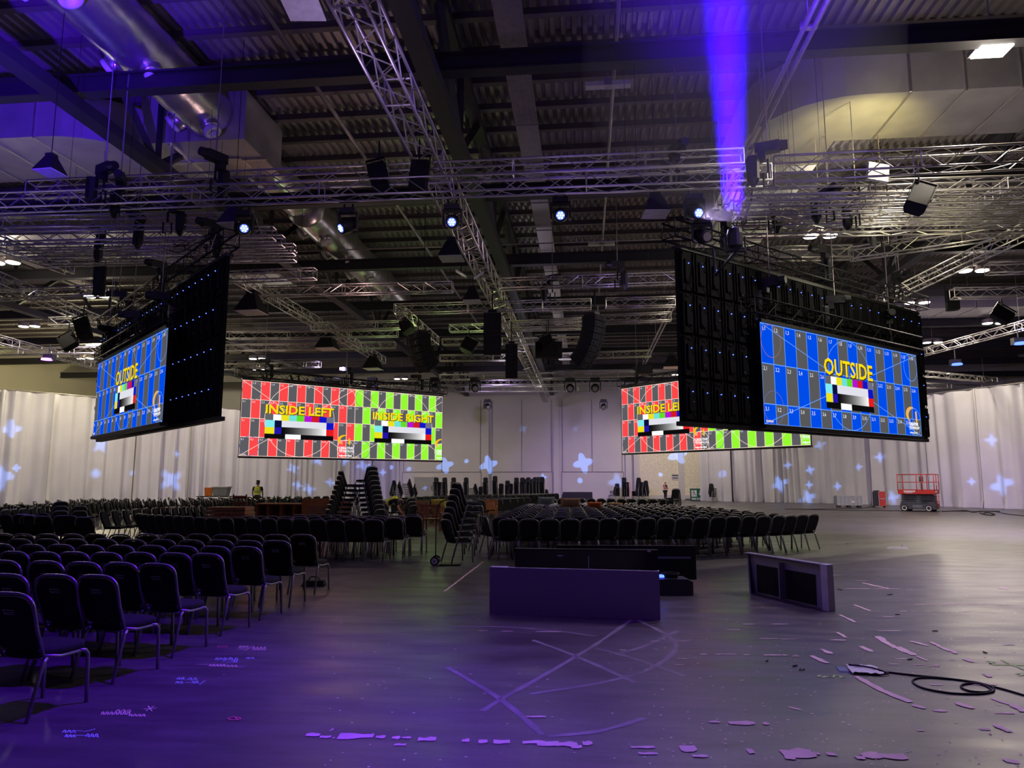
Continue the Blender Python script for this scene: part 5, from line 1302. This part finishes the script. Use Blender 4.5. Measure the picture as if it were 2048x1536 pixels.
def person(loc, face, pose, label, vest, hair=M_HAIR, vm=M_VEST, trou=M_CLOTH):
    t = thing('person', label, 'person', loc, R(face), 'workers in the hall')
    J = pose
    # skeleton: pelvis, chest, neck, head etc. from pose dict
    pts = [(*J['pelvis'], (.15, .11)), (*J['waist'], (.14, .10)), (*J['chest'], (.17, .115)), (*J['neck'], .06), (*J['jaw'], .07), (*J['head'], (.088, .1)), (*J['crown'], (.07, .085))]
    e = [(0, 1), (1, 2), (2, 3), (3, 4), (4, 5), (5, 6)]
    for s_ in ('l', 'r'):
        i = len(pts); pts += [(*J['sh' + s_], .062), (*J['el' + s_], .043), (*J['wr' + s_], .027)]; e += [(2, i), (i, i + 1), (i + 1, i + 2)]
        d = Vector(J['wr' + s_]) - Vector(J['el' + s_]); hand(pts, e, i + 2, d, 1 if s_ == 'l' else -1)
        i = len(pts); pts += [(*J['hip' + s_], .095), (*J['kn' + s_], .06), (*J['an' + s_], .038), (*J['toe' + s_], .034)]; e += [(0, i), (i, i + 1), (i + 1, i + 2), (i + 2, i + 3)]
    body = skin('body', pts, e, M_SKIN, t)
    # face
    H = Vector(J['head']); f = Vector(J['look']).normalized(); sd = f.cross(Vector((0, 0, 1))).normalized(); u = sd.cross(f)
    b = MB(); b.tube([H + f * .085 + u * .015, H + f * .125 - u * .02], [.008, .016], 0, 6)
    for q in (-1, 1): b.lathe([(.02, -.01), (.03, 0), (.02, .012)], 0, 8, Matrix.Translation(H + sd * q * .088) @ sd.to_track_quat('Z', 'Y').to_matrix().to_4x4())
    b.build('nose_and_ears', M_SKIN, t)
    b = MB()
    for q in (-1, 1): b.lathe([(.011, -.006), (.008, .006)], 0, 8, Matrix.Translation(H + f * .094 + sd * q * .033 + u * .02) @ f.to_track_quat('Z', 'Y').to_matrix().to_4x4())
    b.box(H + f * .088 - u * .055, (.05, .02, .008)); b.build('eyes_and_mouth', M_CLOTH, t)
    if hair:
        C = Vector(J['crown'])
        skin('hair', [(*(H - f * .03 + u * .03), (.085, .088)), (*(C + u * .005), (.07, .07)), (*(H - f * .05 - u * .03), .062)], [(0, 1), (0, 2)], hair, t, 0)
    # clothes a little larger than the body
    g = 1.12
    P = [(*J['pelvis'], (.17, .13)), (*J['waist'], (.165, .125)), (*J['chest'], (.195, .14)), (*(Vector(J['neck']) - (Vector(J['neck']) - Vector(J['chest'])) * .35), (.12, .1))]
    E_ = [(0, 1), (1, 2), (2, 3)]
    for s_ in ('l', 'r'):
        i = len(P); P += [(*J['sh' + s_], .08), (*(Vector(J['sh' + s_]) * .35 + Vector(J['el' + s_]) * .65), .06)]; E_ += [(2, i), (i, i + 1)]
    skin('shirt', P, E_, M_CLOTH, t)
    if vest:
        hem = Vector(J['pelvis']) * .55 + Vector(J['waist']) * .45
        vv = skin('vest', [(*hem, (.185, .15)), (*J['waist'], (.18, .142)), (*J['chest'], (.235, .165)), (*(Vector(J['neck']) * .5 + Vector(J['chest']) * .5), (.22, .13)), (*(Vector(J['neck']) * .85 + Vector(J['chest']) * .15), (.13, .1))], [(0, 1), (1, 2), (2, 3), (3, 4)], vm, t)
        ax = (Vector(J['chest']) - Vector(J['waist'])).normalized()
        b = MB()
        for c in (hem * .55 + Vector(J['waist']) * .45, Vector(J['waist']) * .35 + Vector(J['chest']) * .65):
            Mx = Matrix.Translation(c) @ ax.to_track_quat('Z', 'Y').to_matrix().to_4x4() @ Matrix.Diagonal((1.0, .8, 1, 1)); b.lathe([(.212, -.022), (.214, .022)], 0, 20, Mx)
        b.build('reflective_band', M_STRIP, vv)
    Q = [(*J['pelvis'], (.165, .13))]; E_ = []
    for s_ in ('l', 'r'):
        i = len(Q); Q += [(*J['hip' + s_], .108), (*J['kn' + s_], .075), (*(Vector(J['an' + s_]) * .92 + Vector(J['kn' + s_]) * .08), .058)]; E_ += [(0, i), (i, i + 1), (i + 1, i + 2)]
    skin('trousers', Q, E_, trou, t)
    for s_ in ('l', 'r'):
        a, c = Vector(J['an' + s_]), Vector(J['toe' + s_])
        skin('shoe', [(a.x, a.y, .06, .055), (c.x, c.y, .035, .04)], [(0, 1)], M_BLK, t)
    return t
def stand(k=1.0):
    D = dict(pelvis=(0, 0, .95), waist=(0, .01, 1.12), chest=(0, .0, 1.36), neck=(0, .0, 1.53), jaw=(0, .03, 1.6), head=(0, .03, 1.68), crown=(0, .02, 1.75),
             shl=(-.2, 0, 1.43), ell=(-.26, .02, 1.14), wrl=(-.24, .16, .93), shr=(.2, 0, 1.43), elr=(.26, .02, 1.14), wrr=(.24, .16, .93),
             hipl=(-.1, 0, .9), knl=(-.11, .02, .5), anl=(-.12, -.02, .09), toel=(-.13, .14, .04), hipr=(.1, 0, .9), knr=(.11, .02, .5), anr=(.12, -.02, .09), toer=(.13, .14, .04), look=(0, 1, 0))
    return D
pz = at(513, 1030); person((pz.x, pz.y, 0), 14, stand(), 'person with dark hair in a yellow hi-vis vest standing behind the counter desk', True)
D = stand(); D.update(wrl=(.05, .2, 1.15), ell=(-.24, .08, 1.12), wrr=(-.02, .22, 1.2), elr=(.25, .08, 1.14))
pz = at(1331, 1002); person((pz.x, pz.y, 0), -60, D, 'person with shaved head and red vest standing with folded arms by the shutter', True, None, M_PINK)
D = dict(pelvis=(0, -.1, .88), waist=(0, .06, 1.0), chest=(0, .28, 1.1), neck=(0, .44, 1.1), jaw=(0, .52, 1.04), head=(0, .57, 1.0), crown=(0, .64, 1.0),
         shl=(-.2, .34, 1.08), ell=(-.24, .45, .8), wrl=(-.15, .6, .6), shr=(.2, .34, 1.08), elr=(.24, .42, .78), wrr=(.15, .58, .58),
         hipl=(-.1, -.1, .84), knl=(-.12, .03, .48), anl=(-.12, -.08, .09), toel=(-.13, .08, .04), hipr=(.1, -.1, .84), knr=(.12, .06, .48), anr=(.12, -.04, .09), toer=(.13, .12, .04), look=(0, .6, -.8))
pz = at(772, 1063); person((pz.x, pz.y, 0), -78, D, 'person in yellow hi-vis vest bending over beside the leaning chair stacks', True, trou=M_TROU)
# ------------------------------------------------------------------ marks and bits on the floor
rnd = random.Random(11)
def patch(b, px0, px1, py0, th, py1=None, m=0, z=.003):
    """ragged strip of old tape between two floor points seen at the given pixels"""
    py1 = py0 if py1 is None else py1
    z += .00002 * (len(b.f) % 150)
    A, B = at(px0, py0), at(px1, py1); d = B - A; L_ = d.length
    if L_ < .01: return
    d.normalize(); n = Vector((-d.y, d.x, 0)); k = max(3, int(L_ / .07)); th *= 1.15; top = []; bot = []
    for i in range(k + 1):
        q = A + d * (L_ * i / k); e = 1 if 0 < i < k else .8
        top.append(q + n * th * e * rnd.uniform(.25, .6) + Vector((0, 0, z))); bot.append(q - n * th * e * rnd.uniform(.25, .6) + Vector((0, 0, z)))
    o = top + bot
    b.add(o, [(i + k + 1, i + k + 2, i + 1, i) for i in range(k)], m)
b = MB()
for x0, x1, y0, th in ((612, 640, 1470, .06), (640, 662, 1474, .05), (677, 747, 1473, .11), (752, 771, 1474, .06), (784, 800, 1476, .05), (804, 822, 1476, .04), (836, 872, 1479, .07), (788, 812, 1490, .04), (924, 939, 1482, .07), (957, 975, 1483, .08), (987, 1020, 1484, .07),
                       (1045, 1090, 1485, .06), (1074, 1118, 1488, .09), (1112, 1155, 1489, .08), (1165, 1185, 1487, .07), (1142, 1164, 1494, .06), (1262, 1310, 1495, .04), (1277, 1315, 1508, .05), (1052, 1092, 1434, .03), (1366, 1378, 1503, .03),
                       (957, 975, 1262, .03), (1003, 1026, 1263, .03), (1071, 1122, 1264, .03), (1240, 1252, 1301, .03), (1400, 1414, 1309, .04), (1430, 1473, 1309, .03), (1487, 1500, 1310, .03), (1528, 1564, 1311, .04), (1565, 1577, 1311, .03), (1584, 1598, 1313, .03), (1660, 1692, 1281, .04),
                       (1418, 1441, 1445, .05), (1458, 1510, 1447, .07), (1525, 1538, 1448, .07), (1360, 1393, 1498, .1), (1385, 1416, 1513, .04), (1495, 1508, 1504, .08), (1563, 1627, 1507, .13), (1627, 1640, 1508, .05), (1654, 1672, 1510, .06), (1724, 1762, 1512, .10), (1765, 1812, 1514, .10), (1570, 1590, 1517, .05), (1712, 1730, 1517, .06),
                       (1486, 1510, 1249, .03), (1544, 1576, 1249, .03), (1454, 1480, 1260, .02), (1532, 1556, 1278, .02), (1561, 1592, 1279, .02), (1520, 1548, 1278, .02), (1756, 1802, 1262, .03), (1790, 1815, 1318, .03), (1778, 1800, 1329, .03), (1826, 1850, 1330, .02), (1898, 1912, 1320, .03), (1855, 1880, 1333, .02), (1866, 1880, 1331, .02),
                       (1830, 1870, 1209, .03), (1880, 1915, 1209, .03), (1920, 1950, 1209, .03), (1955, 1975, 1209, .02), (1990, 2010, 1210, .02), (1800, 1815, 1223, .03), (1822, 1832, 1223, .02), (1850, 1862, 1223, .03), (1880, 1895, 1224, .02), (1926, 1940, 1223, .03),
                       (1766, 1788, 1234, .03), (1750, 1800, 1178, .02), (1690, 1725, 1178, .02), (1717, 1740, 1178, .02), (1812, 1826, 1179, .02), (1711, 1732, 1162, .02), (1665, 1680, 1151, .03), (1995, 2015, 1177, .03), (1872, 1882, 1212, .02), (1735, 1780, 1063, .02), (1790, 1830, 1064, .02), (1826, 1860, 1073, .03), (1950, 2000, 1083, .02), (1975, 2000, 1084, .03), (1787, 1830, 1081, .04), (1780, 1800, 1088, .03),
                       (1805, 1830, 1093, .03), (1670, 1710, 1094, .02), (1697, 1715, 1082, .02), (2020, 2048, 1090, .03), (1715, 1755, 1041, .03), (1815, 1900, 1062, .02), (2010, 2035, 1523, .07), (1860, 1885, 1370, .03), (1945, 1995, 1370, .02), (1990, 2030, 1427, .03), (1835, 1850, 1462, .03), (1960, 1980, 1459, .04), (1866, 1892, 1422, .05), (2005, 2030, 1290, .03), (1352, 1380, 1283, .02), (1300, 1320, 1283, .02), (1355, 1375, 1318, .02), (1350, 1368, 1330, .02)):
    patch(b, x0, x1, y0, th)
for x0, y0, x1, y1, th in ((1755, 1273, 1790, 1297, .07), (1792, 1294, 1828, 1311, .09), (1832, 1313, 1855, 1322, .04), (1710, 1353, 1765, 1382, .06), (1765, 1382, 1822, 1405, .07), (1824, 1410, 1850, 1418, .05), (1622, 1312, 1655, 1327, .07), (1643, 1299, 1662, 1308, .06), (1722, 1293, 1745, 1304, .06), (1820, 1283, 1856, 1292, .07), (1862, 1285, 1900, 1303, .05),
                           (1900, 1300, 1912, 1308, .05), (1680, 1230, 1710, 1245, .04), (1674, 1265, 1692, 1276, .05), (1928, 1318, 1946, 1325, .06), (1915, 1406, 1945, 1418, .07), (1990, 1450, 2020, 1465, .06), (2025, 1410, 2048, 1425, .06), (1968, 1349, 1982, 1355, .05), (1576, 1414, 1600, 1420, .03), (889, 1183, 966, 1124, .04), (1725, 1166, 1778, 1178, .05), (2000, 1175, 2014, 1180, .03), (1708, 1210, 1740, 1222, .04), (1983, 1397, 2020, 1410, .04)):
    patch(b, x0, x1, y0, th, y1)
for k in range(700):
    px = rnd.choice((rnd.uniform(640, 2048), rnd.uniform(1300, 2048))); py = 1536 - 480 * rnd.random() ** 1.1
    w = rnd.uniform(1.5, 6); patch(b, px, px + w, py, rnd.uniform(.006, .02))
tag(b.build('tape_residue', mat('old_tape', (.85, .62, .6), .8)), 'torn remains of pale pink tape stuck across the floor', 'tape', None, 'stuff')
# tyre scuffs
b = MB()
for pts in ([(1262, 1240), (1190, 1290), (1075, 1358), (1010, 1394), (965, 1422)], [(895, 1335), (1000, 1398), (1085, 1470)], [(900, 1254), (1010, 1254), (1110, 1262), (1195, 1273)], [(1275, 1240), (1330, 1268), (1352, 1290), (1340, 1312), (1290, 1342), (1200, 1366), (1060, 1388)], [(1065, 1280), (1150, 1312), (1270, 1365)], [(1095, 1473), (1200, 1462), (1290, 1436)],
            [(1190, 1296), (1270, 1318), (1370, 1352)], [(1355, 1262), (1290, 1292), (1240, 1306)]):
    G = [at(*p, 0) for p in pts]; C = []
    for i in range(len(G) - 1):
        a = G[max(0, i - 1)]; p1_, p2_, c_ = G[i], G[i + 1], G[min(len(G) - 1, i + 2)]
        for s in range(8):
            u = s / 8; C.append(.5 * ((2 * p1_) + (-a + p2_) * u + (2 * a - 5 * p1_ + 4 * p2_ - c_) * u * u + (-a + 3 * p1_ - 3 * p2_ + c_) * u ** 3))
    C.append(G[-1])
    L2 = []
    for i, p_ in enumerate(C):
        d = (C[min(i + 1, len(C) - 1)] - C[max(0, i - 1)]).normalized(); n = Vector((-d.y, d.x, 0)); w = .028 * rnd.uniform(.7, 1.1)
        L2 += [p_ + n * w + Vector((0, 0, .0018)), p_ - n * w + Vector((0, 0, .0018))]
    b.add(L2, [(2 * i + 1, 2 * i + 3, 2 * i + 2, 2 * i) for i in range(len(C) - 1)])
tag(b.build('tyre_scuffs', mat('scuff_grey', (.24, .21, .23), .7, var=.3, scale=3)), 'pale curved tyre scuffs crossing on the floor before the hoarding panel', 'marks', None, 'stuff')
# chalk notes, copied as strokes
def chalk(label, m, lines, w=.0035):
    b = MB()
    for pts in lines:
        G = [at(*p) + Vector((0, 0, .004)) for p in pts]
        for a, c in zip(G, G[1:]):
            d = (c - a)
            if d.length < 1e-4: continue
            d.normalize(); n = Vector((-d.y, d.x, 0)) * w
            b.add([a - n - d * w * .5, c - n + d * w * .5, c + n + d * w * .5, a + n - d * w * .5], [(0, 1, 2, 3)])
    tag(b.build('chalk_note', m), label, 'chalk writing', 'chalk notes on the floor')
MC1, MC2, MC3, MC4 = mat('chalk_cyan', (.5, 1.0, .9), .9), mat('chalk_cream', (1.0, 1.0, .6), .9), mat('chalk_red', (.7, .15, .2), .9), mat('chalk_green', (.55, .9, .3), .9)
def scr(x, y, w, h, n=5, sl=-.35):
    """small slanted handwriting-like strokes"""
    o = []
    for i in range(n):
        u = x + w * i / n; r1, r2 = rnd.uniform(-.3, .3), rnd.uniform(.2, .8)
        o.append([(u, y + h * (.8 + .2 * r1)), (u + w / n * .4, y + h * .1 * r2), (u + w / n * .75, y + h * .35), (u + w / n * .5, y + h * (.7 + .3 * r2)), (u + w / n * .95, y + h * .9)])
    return o
chalk('pale blue chalk note with dashes, lowest on the floor by the front chairs', MC1, scr(125, 1461, 28, 6, 3) + [[(145, 1463), (165, 1463)], [(167, 1465), (190, 1459)]] + scr(130, 1470, 22, 6, 3) + [[(152, 1472), (172, 1472)]] + scr(172, 1468, 26, 8, 3))
chalk('cream chalk note with an asterisk beside it', MC2, scr(202, 1424, 60, 7, 7) + scr(232, 1420, 32, 5, 3) + scr(258, 1429, 34, 5, 4) + [[(288, 1419), (313, 1417)], [(292, 1423), (308, 1413)], [(296, 1413), (304, 1423)]])
chalk('pale blue chalk note with dashes below the long cream note', MC1, scr(354, 1355, 16, 5, 2) + [[(352, 1359.5), (374, 1359.5)]] + scr(376, 1356, 20, 6, 2) + scr(351, 1363, 16, 5, 2) + [[(372, 1366), (384, 1366)]] + scr(384, 1363, 14, 5, 2) + [[(399, 1370), (410, 1362)]])
chalk('pale blue chalk fraction with a small note at its side', MC1, scr(430, 1316, 24, 5, 3) + [[(430, 1320.5), (450, 1320.5)], [(445, 1324), (462, 1315)]] + scr(458, 1316, 20, 7, 2) + [[(452, 1325), (470, 1325)]] + scr(466, 1322, 10, 4, 1) + scr(492, 1315, 18, 4, 2))
chalk('long cream chalk note under the pale blue fraction', MC2, [[(394, 1330), (399, 1329)], [(401, 1329.5), (416, 1330)]] + scr(418, 1329, 34, 5, 5) + scr(452, 1331, 24, 4, 3) + [[(477, 1335), (487, 1334)]])
chalk('cream chalk fraction furthest from the viewer', MC2, scr(478, 1292, 20, 4, 3) + [[(476, 1297.5), (496, 1297.5)], [(476, 1300), (494, 1300)], [(490, 1302), (508, 1292)]] + scr(505, 1294, 28, 8, 4))
chalk('red chalk oval mark beside the cream fraction', MC3, [[(435 + 10 + 10 * math.cos(a), 1294 + 2.4 * math.sin(a)) for a in [k * PI / 8 for k in range(17)]], [(440, 1292.5), (451, 1296)]])
chalk('faint red chalk oval mark nearest the camera side', MC3, [[(469 + 12 * math.cos(a), 1438 + 3 * math.sin(a)) for a in [k * PI / 8 for k in range(17)]], [(468, 1434), (476, 1441)]], .007)
chalk('green chalk word with an arrow beside the white rag', MC4, [[(1642, 1351), (1637, 1352), (1636, 1354), (1642, 1355)], [(1650, 1353), (1647, 1354.5), (1653, 1355)], [(1657, 1355), (1658, 1353), (1661, 1354), (1664, 1355)], [(1667, 1355), (1669, 1351), (1677, 1352), (1688, 1355)], [(1679, 1356), (1688, 1355), (1680, 1354)]], .01)
chalk('green chalk lines crossing at the edge of the open floor', MC4, [[(2003, 1321), (2060, 1345)], [(1985, 1330), (2060, 1331)], [(1975, 1323), (1986, 1324), (1980, 1328), (1990, 1328)], [(2033, 1348), (2050, 1347), (2040, 1352)]], .012)
# bits of litter, cables
b = MB()
for px, py in ((1795, 1230), (1870, 1263), (1970, 1306), (1534, 1323), (1590, 1333), (1695, 1088), (1820, 1320), (1680, 1180), (1780, 1190), (1606, 1341), (1600, 1340)):
    a = at(px, py); f = rnd.uniform(0, 3); b.box((a.x, a.y, .008), (.06 if py > 1200 else .12, .01, .01), 0, None, Matrix.Rotation(f, 3, 'Z'))
tag(b.build('litter', M_BLK), 'scraps of black cable tie and dirt scattered over the floor', 'litter', None, 'stuff')
def wire(pts, r, label, name='cable', m=M_RUB, z=None, cat='cable'):
    G = [at(*p) + Vector((0, 0, r)) for p in pts]; C = []
    for i in range(len(G) - 1):
        a = G[max(0, i - 1)]; p1_, p2_, c_ = G[i], G[i + 1], G[min(len(G) - 1, i + 2)]
        for s in range(8):
            u = s / 8; C.append(.5 * ((2 * p1_) + (-a + p2_) * u + (2 * a - 5 * p1_ + 4 * p2_ - c_) * u * u + (-a + 3 * p1_ - 3 * p2_ + c_) * u ** 3))
    C.append(G[-1]); b = MB(); b.tube(C, r, 0, 6)
    return tag(b.build(name, m, smooth=True), label, cat)
el = lambda cx, cy, rx, ry, a0, a1, n: [(cx + rx * math.cos(R(a0 + (a1 - a0) * k / n)), cy - ry * math.sin(R(a0 + (a1 - a0) * k / n))) for k in range(n + 1)]
wire([(1742, 1345), (1765, 1345), (1800, 1349), (1835, 1353), (1880, 1357), (1930, 1363), (1960, 1368)] + [(1985, 1376), (1987, 1384), (1975, 1388), (1950, 1390), (1900, 1388), (1850, 1379), (1826, 1367), (1832, 1359), (1860, 1357), (1920, 1362), (1965, 1371), (1982, 1381), (1970, 1386), (1940, 1384), (1922, 1376), (1930, 1370), (1955, 1369), (1990, 1376), (2020, 1384), (2060, 1396), (2110, 1412)],   .008, 'black cable looping twice on the open floor beside the white rag')
wire([(1570, 1018.5), (1640, 1020), (1700, 1021), (1790, 1022), (1850, 1022.5), (1950, 1023.5), (1990, 1024), (2010, 1028), (2060, 1034), (2120, 1040)], .02, 'thick black cable lying across the floor under the red lift')
wire([(1570, 1018.5), (1610, 1019), (1660, 1018), (1720, 1017.3), (1740, 1014), (1752, 1012)], .02, 'black cable curving to the red flight case')
wire([(1885, 1024), (1930, 1022), (1945, 1025), (1965, 1023.5), (2000, 1023.8)], .03, 'tangle of black cable near the drapes beside the red lift')
wire([(1960, 1027), (1975, 1031), (1990, 1030), (1975, 1026), (1965, 1029), (1985, 1032)], .03, 'small coil of cable near the drapes, furthest from the lift')
p = at(1725, 1341.5); t = thing('white_rag', 'crumpled white plastic sheet at the end of the looped cable', 'sheet', p, R(-8))
b = MB(); n = 8
for i in range(n + 1):
    for j in range(n + 1):
        b.v.append(Vector((-.12 + .26 * i / n + .01 * rnd.uniform(-1, 1), -.16 + .30 * j / n, .008 + .018 * abs(math.sin(i * 1.3 + j * .7)) + .004 * rnd.random())))
for i in range(n):
    for j in range(n): a = i * (n + 1) + j; b.f.append((a, a + n + 1, a + n + 2, a + 1)); b.m.append(0); b.c.append(None)
b.build('sheet', M_WHITE, t, smooth=True)
b = MB(); b.tube([(-.1, .08, .03), (0, .03, .035), (.08, -.02, .035), (.16, -.06, .02)], .008, 0, 5); b.tube([(.14 + .06 * math.cos(k), -.08 + .06 * math.sin(k), .012) for k in range(7)], .006, 0, 5); b.build('cord', M_BLK, t)
b = MB(); b.frust((-.17, -.02, 0), (.1, .2), (.08, .16), .012); b.build('blue_tag', mat('dull_blue', (.1, .15, .28), .6), t)
p = at(1795, 1097); t = thing('white_scrap', 'small scrap of white plastic on the open floor near the red lift', 'scrap', p)
b = MB(); b.frust((0, 0, 0), (.5, .22), (.3, .08), .05, 0); b.frust((.18, .05, 0), (.16, .16), (.05, .05), .09); b.build('scrap_sheet', M_WHITE, t)
# ------------------------------------------------------------------ star gobos thrown on drapes and wall
def surf(px, py):
    """point on the end wall or the drapes behind this pixel"""
    r = CF + (px - 1024) / FOC * CR + (768 - py) / FOC * CU; O = Vector((0, 0, CH)); best = YW / r.y
    for PP in (LP, RP):
        for (x0, y0), (x1, y1) in zip(PP, PP[1:]):
            dx, dy = x1 - x0, y1 - y0; den = r.x * dy - r.y * dx
            if abs(den) < 1e-6: continue
            tt = (x0 * dy - y0 * dx) / den; q = O + r * tt
            s = ((q.x - x0) * dx + (q.y - y0) * dy) / (dx * dx + dy * dy)
            if 0 <= s <= 1 and 0 < tt < best: best = tt
    return O + r * best
def star(px, py, size, rot, soft, power=1.0, round_=False, col=(.16, .34, 1.0)):
    P = surf(px, py); dr = abs(P.x + 3.5) > 15.5; size *= 1.05 if dr else 1; src = Vector((13.5, 34, 8.4)) if P.x > 12 else Vector((-22, 34, 8.4)) if P.x < -21 else Vector((-3.5, 50, 8.3))
    dist = (P - src).length; dc = P.length; rad = 1.25 * size * dc / FOC; half = math.atan(rad / dist)
    o = spot(src, P, 42000 * power * (dist / 30) ** 2, col, math.degrees(half) * 2 * 1.5, .1, .01, 'gobo_light')
    l = o.data; l.use_nodes = True; nt = l.node_tree; N = nt.nodes.new; L = nt.links.new
    em = nt.nodes['Emission']
    gm = N('ShaderNodeNewGeometry'); vt = N('ShaderNodeVectorTransform'); vt.vector_type = 'VECTOR'; vt.convert_from = 'WORLD'; vt.convert_to = 'OBJECT'
    L(gm.outputs['Incoming'], vt.inputs[0]); sp = N('ShaderNodeSeparateXYZ'); L(vt.outputs[0], sp.inputs[0])
    def m(op, a, c=None, d=None):
        n = N('ShaderNodeMath'); n.operation = op
        for i, v in enumerate((a, c, d)):
            if v is None: continue
            if isinstance(v, (int, float)): n.inputs[i].default_value = v
            else: L(v, n.inputs[i])
        return n.outputs[0]
    z = m('ABSOLUTE', sp.outputs[2]); k = 1 / math.tan(half)
    u = m('MULTIPLY', m('DIVIDE', sp.outputs[0], z), k); v = m('MULTIPLY', m('DIVIDE', sp.outputs[1], z), k)
    c, s = math.cos(rot), math.sin(rot)
    u2 = m('ADD', m('MULTIPLY', u, c), m('MULTIPLY', v, s)); v2 = m('SUBTRACT', m('MULTIPLY', v, c), m('MULTIPLY', u, s))
    e = 2.0 if round_ else (.75 if dr else .62)
    r2 = m('ADD', m('ADD', m('MULTIPLY', u2, u2), m('MULTIPLY', v2, v2)), 1e-6)
    uv = m('DIVIDE', m('MULTIPLY', u2, v2), r2)
    c4 = m('SUBTRACT', 1.0, m('MULTIPLY', 8.0, m('MULTIPLY', uv, uv)))
    q = m('DIVIDE', m('SQRT', r2), 0.75 if round_ else m('ADD', .62, m('MULTIPLY', .19, c4)))
    mr = N('ShaderNodeMapRange'); mr.interpolation_type = 'SMOOTHSTEP'; L(q, mr.inputs[0])
    mr.inputs[1].default_value = 1.0; mr.inputs[2].default_value = 1.0 - soft; mr.inputs[3].default_value = 0; mr.inputs[4].default_value = 1
    L(mr.outputs[0], em.inputs[1])
for a in ((22, 858, 17, .1, .3), (33, 936, 8, .1, .4), (0, 955, 22, .1, .3), (201, 892, 18, .7, .7), (191, 948, 11, 0, .8, 1, True), (265, 947, 7, 0, .8, 1, True), (342, 960, 24, .78, .6), (353, 907, 8, 0, .9), (586, 937, 13, .5, .7), (594, 970, 12, 0, .8), (617, 978, 14, .3, .8), (662, 966, 11, 0, .8), (635, 920, 14, .6, .7), (687, 920, 13, 0, .7), (727, 932, 14, .3, .6), (765, 945, 9, 0, .8),
          (783, 934, 5, 0, .3, 1, True), (818, 938, 5, .2, .3, 1, True), (890, 931, 17, .2, .12), (933, 922, 5, 0, .2, 1, True), (977, 930, 19, .25, .12), (849, 977, 6, 0, .5), (1086, 955, 10, .1, .5), (1160, 961, 7, 0, .4, 1, True), (1166, 926, 21, .25, .12), (1046, 858, 12, .6, .8, .25), (1151, 858, 9, .5, .8, .25), (1235, 965, 22, .1, .5, .7),
          (1357, 910, 20, .5, .12), (1322, 950, 5, 0, .3, 1, True), (1445, 948, 9, 0, .5, .8, True), (1559, 968, 18, .3, .6), (1575, 931, 9, 0, .8), (1620, 940, 11, .2, .8), (1618, 970, 9, 0, .8), (1615, 996, 18, .3, .7), (1675, 972, 10, 0, .8), (1640, 890, 12, .2, .9), (1717, 935, 9, 0, .8), (1760, 914, 12, 0, .8), (1785, 995, 16, .2, .9), (1983, 880, 14, 0, .8), (1943, 963, 9, 0, .8), (2004, 970, 22, .15, .5)):
    star(*a)
